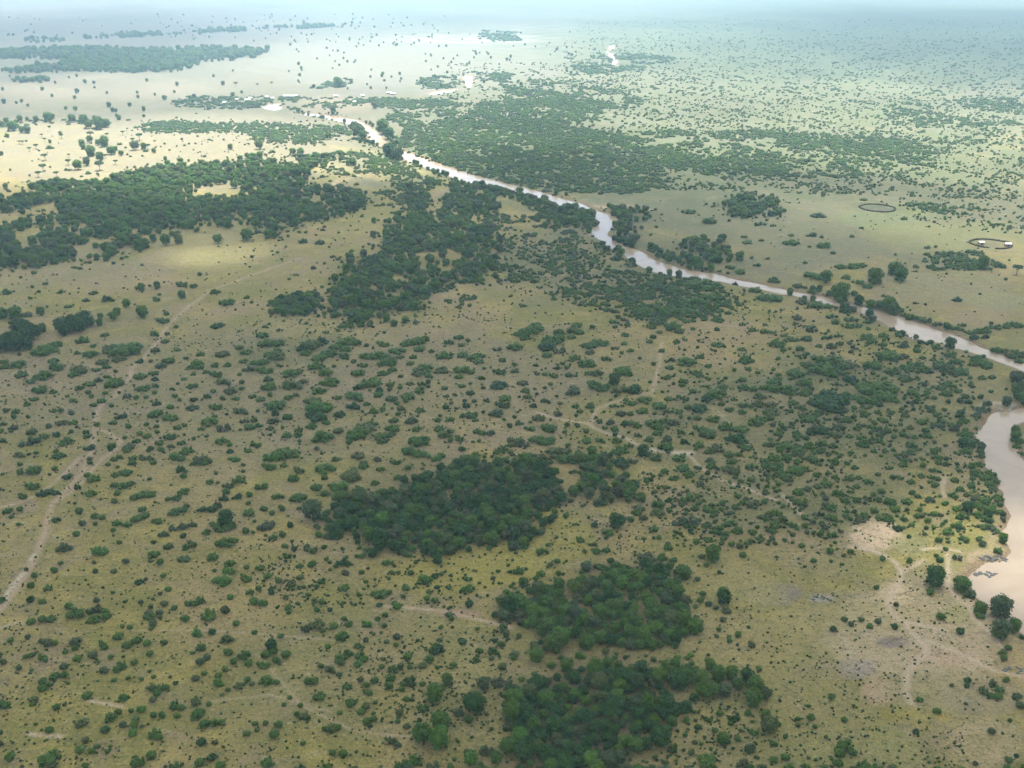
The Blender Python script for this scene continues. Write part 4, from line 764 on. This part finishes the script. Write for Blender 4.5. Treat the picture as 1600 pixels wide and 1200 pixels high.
TONE = {'m': "green", 'd': "dark green", 'b': "bright green", 'g': "grey-green"}

def place_of(u, v):
    k = min(range(len(PLACES)), key=lambda i: (PLACES[i][0]-u)**2+((PLACES[i][1]-v)*1.3)**2)
    return PLACES[k][2]

def write_labels(items, noun):
    """items: (object, plant). Every label names the place, then row and order as seen in the photo"""
    byp = {}
    for o, p in items:
        byp.setdefault(p[5] or place_of(p[6], p[7]), []).append((o, p))
    for pl, L in byp.items():
        L.sort(key=lambda a: -a[1][7])
        nrow = max(1, round(math.sqrt(len(L)/2.2))); per = math.ceil(len(L)/nrow)
        rows = [L[i:i+per] for i in range(0, len(L), per)]
        for ri, row in enumerate(rows):
            row.sort(key=lambda a: a[1][6])
            for k, (o, p) in enumerate(row):
                base = "%s %s, %s" % (TONE[p[1]], noun, pl)
                if len(L) == 1: lab = "%s %s standing alone, %s" % (TONE[p[1]], noun, pl)
                elif len(rows) == 1: lab = base+", "+ORD[k]+" from left"
                elif len(rows) == 2: lab = base+", "+("front" if ri == 0 else "back")+" row, "+ORD[k]+" from left"
                else: lab = base+", "+ORD[ri]+" row up, "+ORD[k]+" from left"
                o['label'] = lab

# ------------------------------------------------------------------ single plants: the 300 of each kind that show largest
vis = [i for i in order if -15 < plants[i][6] < 1615 and -5 < plants[i][7] < 1208]
def largest(kind, n):
    c = [i for i in vis if plants[i][0] == kind]
    c.sort(key=lambda i: -plants[i][8]); return c[:n]
single = set()
rnd = random.Random(11)
its = []
for i in largest('shrub', 300):
    p = plants[i]; single.add(i)
    me = rnd.choice(SH_CLUMP[p[1]] if p[4] > 4.0 else SH_ROUND[p[1]])
    o = link(bpy.data.objects.new("shrub", me)); o.location = (p[2], p[3], float(PZ[i])); o.rotation_euler = (0, 0, rnd.uniform(-.5, .5)+rnd.choice((0, math.pi)))
    o.scale = form_size(p, rnd); o['category'] = "shrub"; o['group'] = "larger shrubs of the plain"
    its.append((o, p))
write_labels(its, "shrub")

def place_tree(i, crown, trunk, name, cat, group, its):
    p = plants[i]; single.add(i)
    e = link(bpy.data.objects.new(name, None)); e.empty_display_size = .3
    e.location = (p[2], p[3], float(PZ[i])); e.rotation_euler = (0, 0, rnd.uniform(0, 6.28)); e.scale = form_size(p, rnd)
    e['category'] = cat; e['group'] = group
    for nm, me in (("crown", crown), ("trunk", trunk)):
        c = link(bpy.data.objects.new(nm, me)); c.parent = e
    its.append((e, p))
its = []
for i in largest('tree', 300):
    cr, tk, _ = rnd.choice(TREES[plants[i][1]])
    place_tree(i, cr, tk, "tree", "tree", "larger trees of the thickets and banks", its)
write_labels(its, "tree")
its = []
for i in largest('acacia', 60):
    cr, tk = rnd.choice(ACACIAS)
    place_tree(i, cr, tk, "acacia_tree", "acacia", "flat topped acacias of the plain", its)
write_labels(its, "flat-topped acacia")

# ------------------------------------------------------------------ all smaller plants, as masses
def scatter_mass(name, label, cat, idx, forms, pick):
    col = bpy.data.collections.new(name+"_forms")
    for me in forms:
        col.objects.link(bpy.data.objects.new("plant_form", me))
    names = sorted(range(len(forms)), key=lambda k: col.objects[k].name)
    me = bpy.data.meshes.new(name)
    n = len(idx); co = np.empty((n, 3)); sc = np.empty((n, 3)); rt = np.zeros((n, 3)); vi = np.empty(n, np.int32)
    for k, i in enumerate(idx):
        p = plants[i]; co[k] = (p[2], p[3], PZ[i]); sc[k] = form_size(p, rnd)
        rt[k, 2] = rnd.uniform(-.5, .5)+rnd.choice((0, math.pi)) if p[0] == 'shrub' else rnd.uniform(0, 6.28)
        vi[k] = pick(p)
    me.vertices.add(n); me.vertices.foreach_set('co', co.ravel())
    for nm, ty, dat, key in (('scl', 'FLOAT_VECTOR', sc, 'vector'), ('rot', 'FLOAT_VECTOR', rt, 'vector'), ('form', 'INT', vi, 'value')):
        a = me.attributes.new(nm, ty, 'POINT'); a.data.foreach_set(key, dat.ravel())
    o = link(bpy.data.objects.new(name, me)); o['kind'] = 'stuff'; o['label'] = label; o['category'] = cat
    ng = bpy.data.node_groups.new(name+"_nodes", 'GeometryNodeTree')
    ng.interface.new_socket("Geometry", in_out='INPUT', socket_type='NodeSocketGeometry')
    ng.interface.new_socket("Geometry", in_out='OUTPUT', socket_type='NodeSocketGeometry')
    gi = ng.nodes.new('NodeGroupInput'); go = ng.nodes.new('NodeGroupOutput')
    ip = ng.nodes.new('GeometryNodeInstanceOnPoints'); ci = ng.nodes.new('GeometryNodeCollectionInfo')
    ci.inputs['Collection'].default_value = col; ci.inputs['Separate Children'].default_value = True; ci.inputs['Reset Children'].default_value = True
    def attr(nm, ty):
        a = ng.nodes.new('GeometryNodeInputNamedAttribute'); a.data_type = ty; a.inputs['Name'].default_value = nm
        return a.outputs[0]
    L = ng.links.new
    L(gi.outputs[0], ip.inputs['Points']); L(ci.outputs[0], ip.inputs['Instance'])
    ip.inputs['Pick Instance'].default_value = True
    L(attr('form', 'INT'), ip.inputs['Instance Index']); L(attr('scl', 'FLOAT_VECTOR'), ip.inputs['Scale'])
    er = ng.nodes.new('FunctionNodeEulerToRotation'); L(attr('rot', 'FLOAT_VECTOR'), er.inputs[0]); L(er.outputs[0], ip.inputs['Rotation'])
    L(ip.outputs[0], go.inputs[0])
    md = o.modifiers.new("plants", 'NODES'); md.node_group = ng
    return o

sh_forms = []; sh_at = {}
for t in TINTS:
    for k, L in (('r', SH_ROUND[t]), ('c', SH_CLUMP[t])):
        sh_at[t+k] = (len(sh_forms), len(L)); sh_forms += L
tr_forms = []; tr_at = {}
for t in TINTS:
    tr_at[t] = (len(tr_forms), len(TREES[t])); tr_forms += [w for _, _, w in TREES[t]]
def pick_shrub(p):
    a, n = sh_at[p[1]+('c' if p[4] > 4.0 else 'r')]; return a+rnd.randrange(n)
def pick_tree(p):
    a, n = tr_at[p[1]]; return a+rnd.randrange(n)
rest = [i for i in order if i not in single]
scatter_mass("scrub", "smaller green shrubs and scrub scattered over the whole plain", "scrub", [i for i in rest if plants[i][0] == 'shrub'], sh_forms, pick_shrub)
scatter_mass("woodland", "distant green woods along the river and far plain", "woodland", [i for i in rest if plants[i][0] != 'shrub'], tr_forms, pick_tree)
print("PLANTS", len(order), "singles", len(single), "rest", len(rest))

# ------------------------------------------------------------------ rocks, enclosures, huts
def gz(x, y): return float(ground_z(np.array([x]), np.array([y]))[0])

ROCK_FORMS = {}
def rock_mesh(k, pale):
    if (k, pale) in ROCK_FORMS: return ROCK_FORMS[(k, pale)]
    rd = random.Random(60+k); bm = bmesh.new()
    bmesh.ops.create_icosphere(bm, subdivisions=2, radius=.5)
    o = Vector((k*7.3, 2.1, k*3.3))
    for v in bm.verts:
        d = v.co.normalized(); q = 1+.45*mnoise.noise(d*1.4+o)+.25*mnoise.noise(d*3.5+o)
        v.co = Vector((d.x*.5*q, d.y*.42*q, d.z*.36*q+.12))
    ROCK_FORMS[(k, pale)] = to_mesh(bm, "rock", [M_PALEROCK if pale else M_ROCK]); return ROCK_FORMS[(k, pale)]

ROCKS = [  # place in the photo, count, spread, size m, pale
 ("dark rock shelf at the river bend", 1552, 871, 22, 4, 15, 1.2, 2.8, False),
 ("grey rocks in the shallows", 1540, 895, 17, 4, 13, 1.0, 2.4, False),
 ("pale rocks at the rapids", 1572, 636, 22, 3.5, 13, 1.6, 3.6, True),
 ("bare outcrop at lower right", 1352, 1036, 14, 9, 9, .8, 1.9, True),
 ("grey slab patch right of grass", 1284, 932, 13, 3, 7, .8, 1.9, False),
 ("gully stones at right edge", 1585, 1046, 16, 5, 8, .8, 1.9, False),
]
for name, cu, cv, su, sv, n, a, b, pale in ROCKS:
    rd = random.Random(hash(name) % 1000 if False else len(name)*13); got = []
    for k in range(n):
        u = cu+rd.uniform(-1, 1)*su; v = cv+rd.uniform(-1, 1)*sv
        x, y = (float(c) for c in ground(u, v)); got.append((u, v, x, y, rd.uniform(a, b), k))
    got.sort(key=lambda g: g[0])
    for q, (u, v, x, y, s, k) in enumerate(got):
        o = link(bpy.data.objects.new("rock", rock_mesh(k % 5, pale)))
        z = max(gz(x, y), WATER_Z)-.1*s
        o.location = (x, y, z); o.scale = (s*1.3, s, s*.55); o.rotation_euler = (0, 0, rd.uniform(0, 6.28))
        o['category'] = "rock"; o['group'] = name
        o['label'] = "%s rock of the %s, %s from the left" % ("pale" if pale else "grey", name.split(' ', 1)[1] if name.startswith(("pale", "grey", "dark")) else name, ORD[q])

def thorn_ring(cu, cv, ru, rv, label, gate):
    c = ground(cu, cv); e0 = ground(cu-ru, cv); n0 = ground(cu, cv-rv); s0 = ground(cu, cv+rv)
    cx, cy2 = float(c[0]), float(n0[1]+s0[1])/2
    rx = abs(float(e0[0]-c[0])); ry = abs(float(n0[1]-s0[1]))/2
    rd = random.Random(int(cu)); bm = bmesh.new(); n = 110
    for k in range(n):
        a = 6.2832*k/n
        if gate and abs(a-gate) < .12: continue
        x = cx+math.cos(a)*rx*(1+.03*math.sin(a*5)); y = cy2+math.sin(a)*ry*(1+.03*math.sin(a*4+1))
        r = rd.uniform(.6, 1.3)*.72
        foliage(bm, [((0, 0, .5), (r*1.2, r*1.2, .95))], 14, .3, 0, rd, sub=1)
        z = gz(x, y)
        vs = [v for v in bm.verts if not v.tag]
        for v in vs: v.co += Vector((x, y, z)); v.tag = True
    me = to_mesh(bm, "thorn_fence", [M_THORN])
    o = link(bpy.data.objects.new("thorn_fence", me)); o['category'] = "thorn fence"; o['label'] = label
    return cx, cy2, rx, ry
E1 = thorn_ring(1548, 383.5, 31, 7.5, "oval thorn fence enclosing two white-roofed huts at right", 4.4)
E2 = thorn_ring(1371, 327, 27, 6.0, "oval thorn fence around dark trampled ground, farther one", None)

def hut(u, v, w, d, h, rz, label, group):
    x, y = (float(c) for c in ground(u, v))
    e = link(bpy.data.objects.new("hut", None)); e.location = (x, y, gz(x, y)-.1); e.rotation_euler = (0, 0, rz)
    e['category'] = "hut"; e['label'] = label; e['group'] = group
    bm = bmesh.new(); bmesh.ops.create_cube(bm, size=1.0)
    for q in bm.verts: q.co = Vector((q.co.x*w*.92, q.co.y*d*.9, (q.co.z+.5)*h))
    bmesh.ops.bevel(bm, geom=bm.edges[:], offset=.06, segments=1, affect='EDGES')
    o = link(bpy.data.objects.new("wall", to_mesh(bm, "wall", [M_WALL]))); o.parent = e
    bm = bmesh.new(); t = .12
    prof = [(-d/2-.3, h+.02), (0, h+d*.26), (d/2+.3, h+.02), (d/2+.3, h+.02+t), (0, h+d*.26+t), (-d/2-.3, h+.02+t)]
    A = [bm.verts.new((-w/2-.3, p[0], p[1])) for p in prof]; B = [bm.verts.new((w/2+.3, p[0], p[1])) for p in prof]
    for i in range(6): bm.faces.new((A[i], A[(i+1) % 6], B[(i+1) % 6], B[i]))
    bm.faces.new(A[::-1]); bm.faces.new(B); bmesh.ops.recalc_face_normals(bm, faces=bm.faces)
    o = link(bpy.data.objects.new("roof", to_mesh(bm, "roof", [M_ROOF]))); o.parent = e
    bm = bmesh.new(); bmesh.ops.create_cube(bm, size=1.0)
    for q in bm.verts: q.co = Vector((q.co.x*.9, q.co.y*.1-d*.45-.03, (q.co.z+.5)*h*.8))
    o = link(bpy.data.objects.new("door", to_mesh(bm, "door", [M_BARK]))); o.parent = e
hut(1532, 384, 4.5, 3.4, 2.2, .1, "white-roofed hut at the left inside the oval thorn fence", "huts in the thorn fence")
hut(1574, 386, 5.0, 3.6, 2.2, -.1, "white-roofed hut at the right inside the oval thorn fence", "huts in the thorn fence")
CAMP = [(387,157,9),(392,154,6),(351,161,5),(418,152,5),(426,154,5),(447,150,8),(456,150,7),(463,149,6),(525,148.5,7),(567,147,6),(608,143,8),(614,144,8),(554,158,5),(371,156,5)]
for k, (u, v, w) in enumerate(sorted(CAMP)):
    hut(u, v+2, w, 5.0, 2.6, random.Random(k).uniform(-.3, .3), "pale-roofed camp building among far trees by the river, %s from the left" % ORD[k], "camp among the far trees")

# ------------------------------------------------------------------ the air: an even haze over the whole plain
def build_haze():
    bm = bmesh.new(); bmesh.ops.create_cube(bm, size=1.0)
    z0, z1 = -12.0, CAM_H+12
    for v in bm.verts:
        v.co = Vector((v.co.x*92000, v.co.y*92000, z0 if v.co.z < 0 else z1))
    me = bpy.data.meshes.new("haze"); bm.to_mesh(me); bm.free()
    m = bpy.data.materials.new("haze_air"); m.use_nodes = True; nt = m.node_tree; nt.nodes.clear()
    out = nt.nodes.new('ShaderNodeOutputMaterial'); pv = nt.nodes.new('ShaderNodeVolumePrincipled')
    pv.inputs['Color'].default_value = (*HAZE_COLOR, 1); pv.inputs['Density'].default_value = HAZE_DENSITY; pv.inputs['Anisotropy'].default_value = 0.0
    nt.links.new(pv.outputs[0], out.inputs['Volume'])
    me.materials.append(m)
    o = link(bpy.data.objects.new("haze", me)); o['kind'] = 'stuff'
build_haze()

# ------------------------------------------------------------------ broken cloud deck whose shadows lie on the plain
CLOUD_Z = 950.0
GAPS = [  # sunlit places on the plain: x, y, rx, ry (m), opening 0..1
 (-430,1330,430,300,1.0),(-255,842,60,45,.5),(-250,2700,750,800,1.0),(520,1400,520,300,.75),(540,960,330,190,.42),(235,390,75,75,.55),(330,1900,300,300,.5),(900,4600,900,700,.6),(-100,1700,300,200,.6),
 (150,325,120,80,.10),(-60,930,70,60,.2),
]
BANKS = [(-1450,2900,800,1400,.36),(1700,3000,1150,1500,.45)]   # thicker cloud
def build_clouds():
    x = np.concatenate([np.arange(-9000, -1600, 400), np.arange(-1600, 1600, 40), np.arange(1600, 9001, 400)])
    y = np.concatenate([np.arange(-9000, -400, 400), np.arange(-400, 2400, 40), np.arange(2400, 6000, 100), np.arange(6000, 14001, 400)])
    X, Y = np.meshgrid(x, y, indexing='ij')
    D = np.zeros(X.shape)
    off = SUN_VEC*(CLOUD_Z/SUN_VEC.z)
    gx, gy = X-off.x, Y-off.y
    for a in range(X.shape[0]):
        for b in range(X.shape[1]):
            p = Vector((gx[a, b], gy[a, b], 0))
            D[a, b] = .16*mnoise.noise(p*.0021)+.10*mnoise.noise(p*.006)
    D += np.interp(gy, [-2000, 450, 950, 1350, 1900, 5000], [.98, .94, .76, .45, .08, .0])
    w1 = np.sin(gx*.021+np.sin(gy*.017)*1.5)*.25+np.sin(gy*.026+gx*.011)*.2
    for (cx, cy2, rx, ry, op) in GAPS:
        q = np.sqrt(((gx-cx)/rx)**2+((gy-cy2)/ry)**2)+w1*.35
        D *= 1-op*smooth((1.25-q)/.7)
    for (cx, cy2, rx, ry, k) in BANKS:
        D += k*smooth((1.3-np.sqrt(((gx-cx)/rx)**2+((gy-cy2)/ry)**2)-w1*.3)/.8)
    D = np.clip(D, 0, 1.0)
    nx, ny = X.shape
    top = np.stack([X, Y, CLOUD_Z+4+130*D], -1).reshape(-1, 3); bot = np.stack([X, Y, CLOUD_Z-4-25*D], -1).reshape(-1, 3)
    co = np.concatenate([top, bot]); dens = np.concatenate([D.ravel(), D.ravel()])
    i, j = np.meshgrid(np.arange(nx-1), np.arange(ny-1), indexing='ij')
    q = np.stack([i*ny+j, (i+1)*ny+j, (i+1)*ny+j+1, i*ny+j+1], -1).reshape(-1, 4)
    q = q[dens[q].max(1) > .02]
    q = np.concatenate([q, q[:, ::-1]+nx*ny])
    me = bpy.data.meshes.new("cloud_layer")
    me.vertices.add(len(co)); me.vertices.foreach_set('co', co.ravel())
    me.loops.add(q.size); me.loops.foreach_set('vertex_index', q.ravel().astype(np.int32))
    me.polygons.add(len(q)); me.polygons.foreach_set('loop_start', np.arange(0, q.size, 4, dtype=np.int32))
    me.polygons.foreach_set('use_smooth', np.ones(len(q), bool)); me.update()
    a = me.attributes.new('cloud_thickness', 'FLOAT', 'POINT'); a.data.foreach_set('value', dens)
    m = bpy.data.materials.new("cloud"); m.use_nodes = True; nt = m.node_tree; nt.nodes.clear()
    out = nt.nodes.new('ShaderNodeOutputMaterial')
    at = N(nt, 'ShaderNodeAttribute', attribute_name='cloud_thickness')
    f = math_(nt, 'MULTIPLY', at.outputs['Fac'], CLOUD_OPACITY, True)
    tp = N(nt, 'ShaderNodeBsdfTransparent'); df = N(nt, 'ShaderNodeBsdfDiffuse'); tl = N(nt, 'ShaderNodeBsdfTranslucent')
    for b in (df, tl): b.inputs['Color'].default_value = (.88, .88, .88, 1)
    mx = N(nt, 'ShaderNodeMixShader'); mx.inputs[0].default_value = .34
    nt.links.new(df.outputs[0], mx.inputs[1]); nt.links.new(tl.outputs[0], mx.inputs[2])
    m2 = N(nt, 'ShaderNodeMixShader'); nt.links.new(f, m2.inputs[0]); nt.links.new(tp.outputs[0], m2.inputs[1]); nt.links.new(mx.outputs[0], m2.inputs[2])
    nt.links.new(m2.outputs[0], out.inputs['Surface'])
    me.materials.append(m)
    o = link(bpy.data.objects.new("cloud_layer", me)); o['kind'] = 'structure'
CLOUD_OPACITY = 1.0
build_clouds()
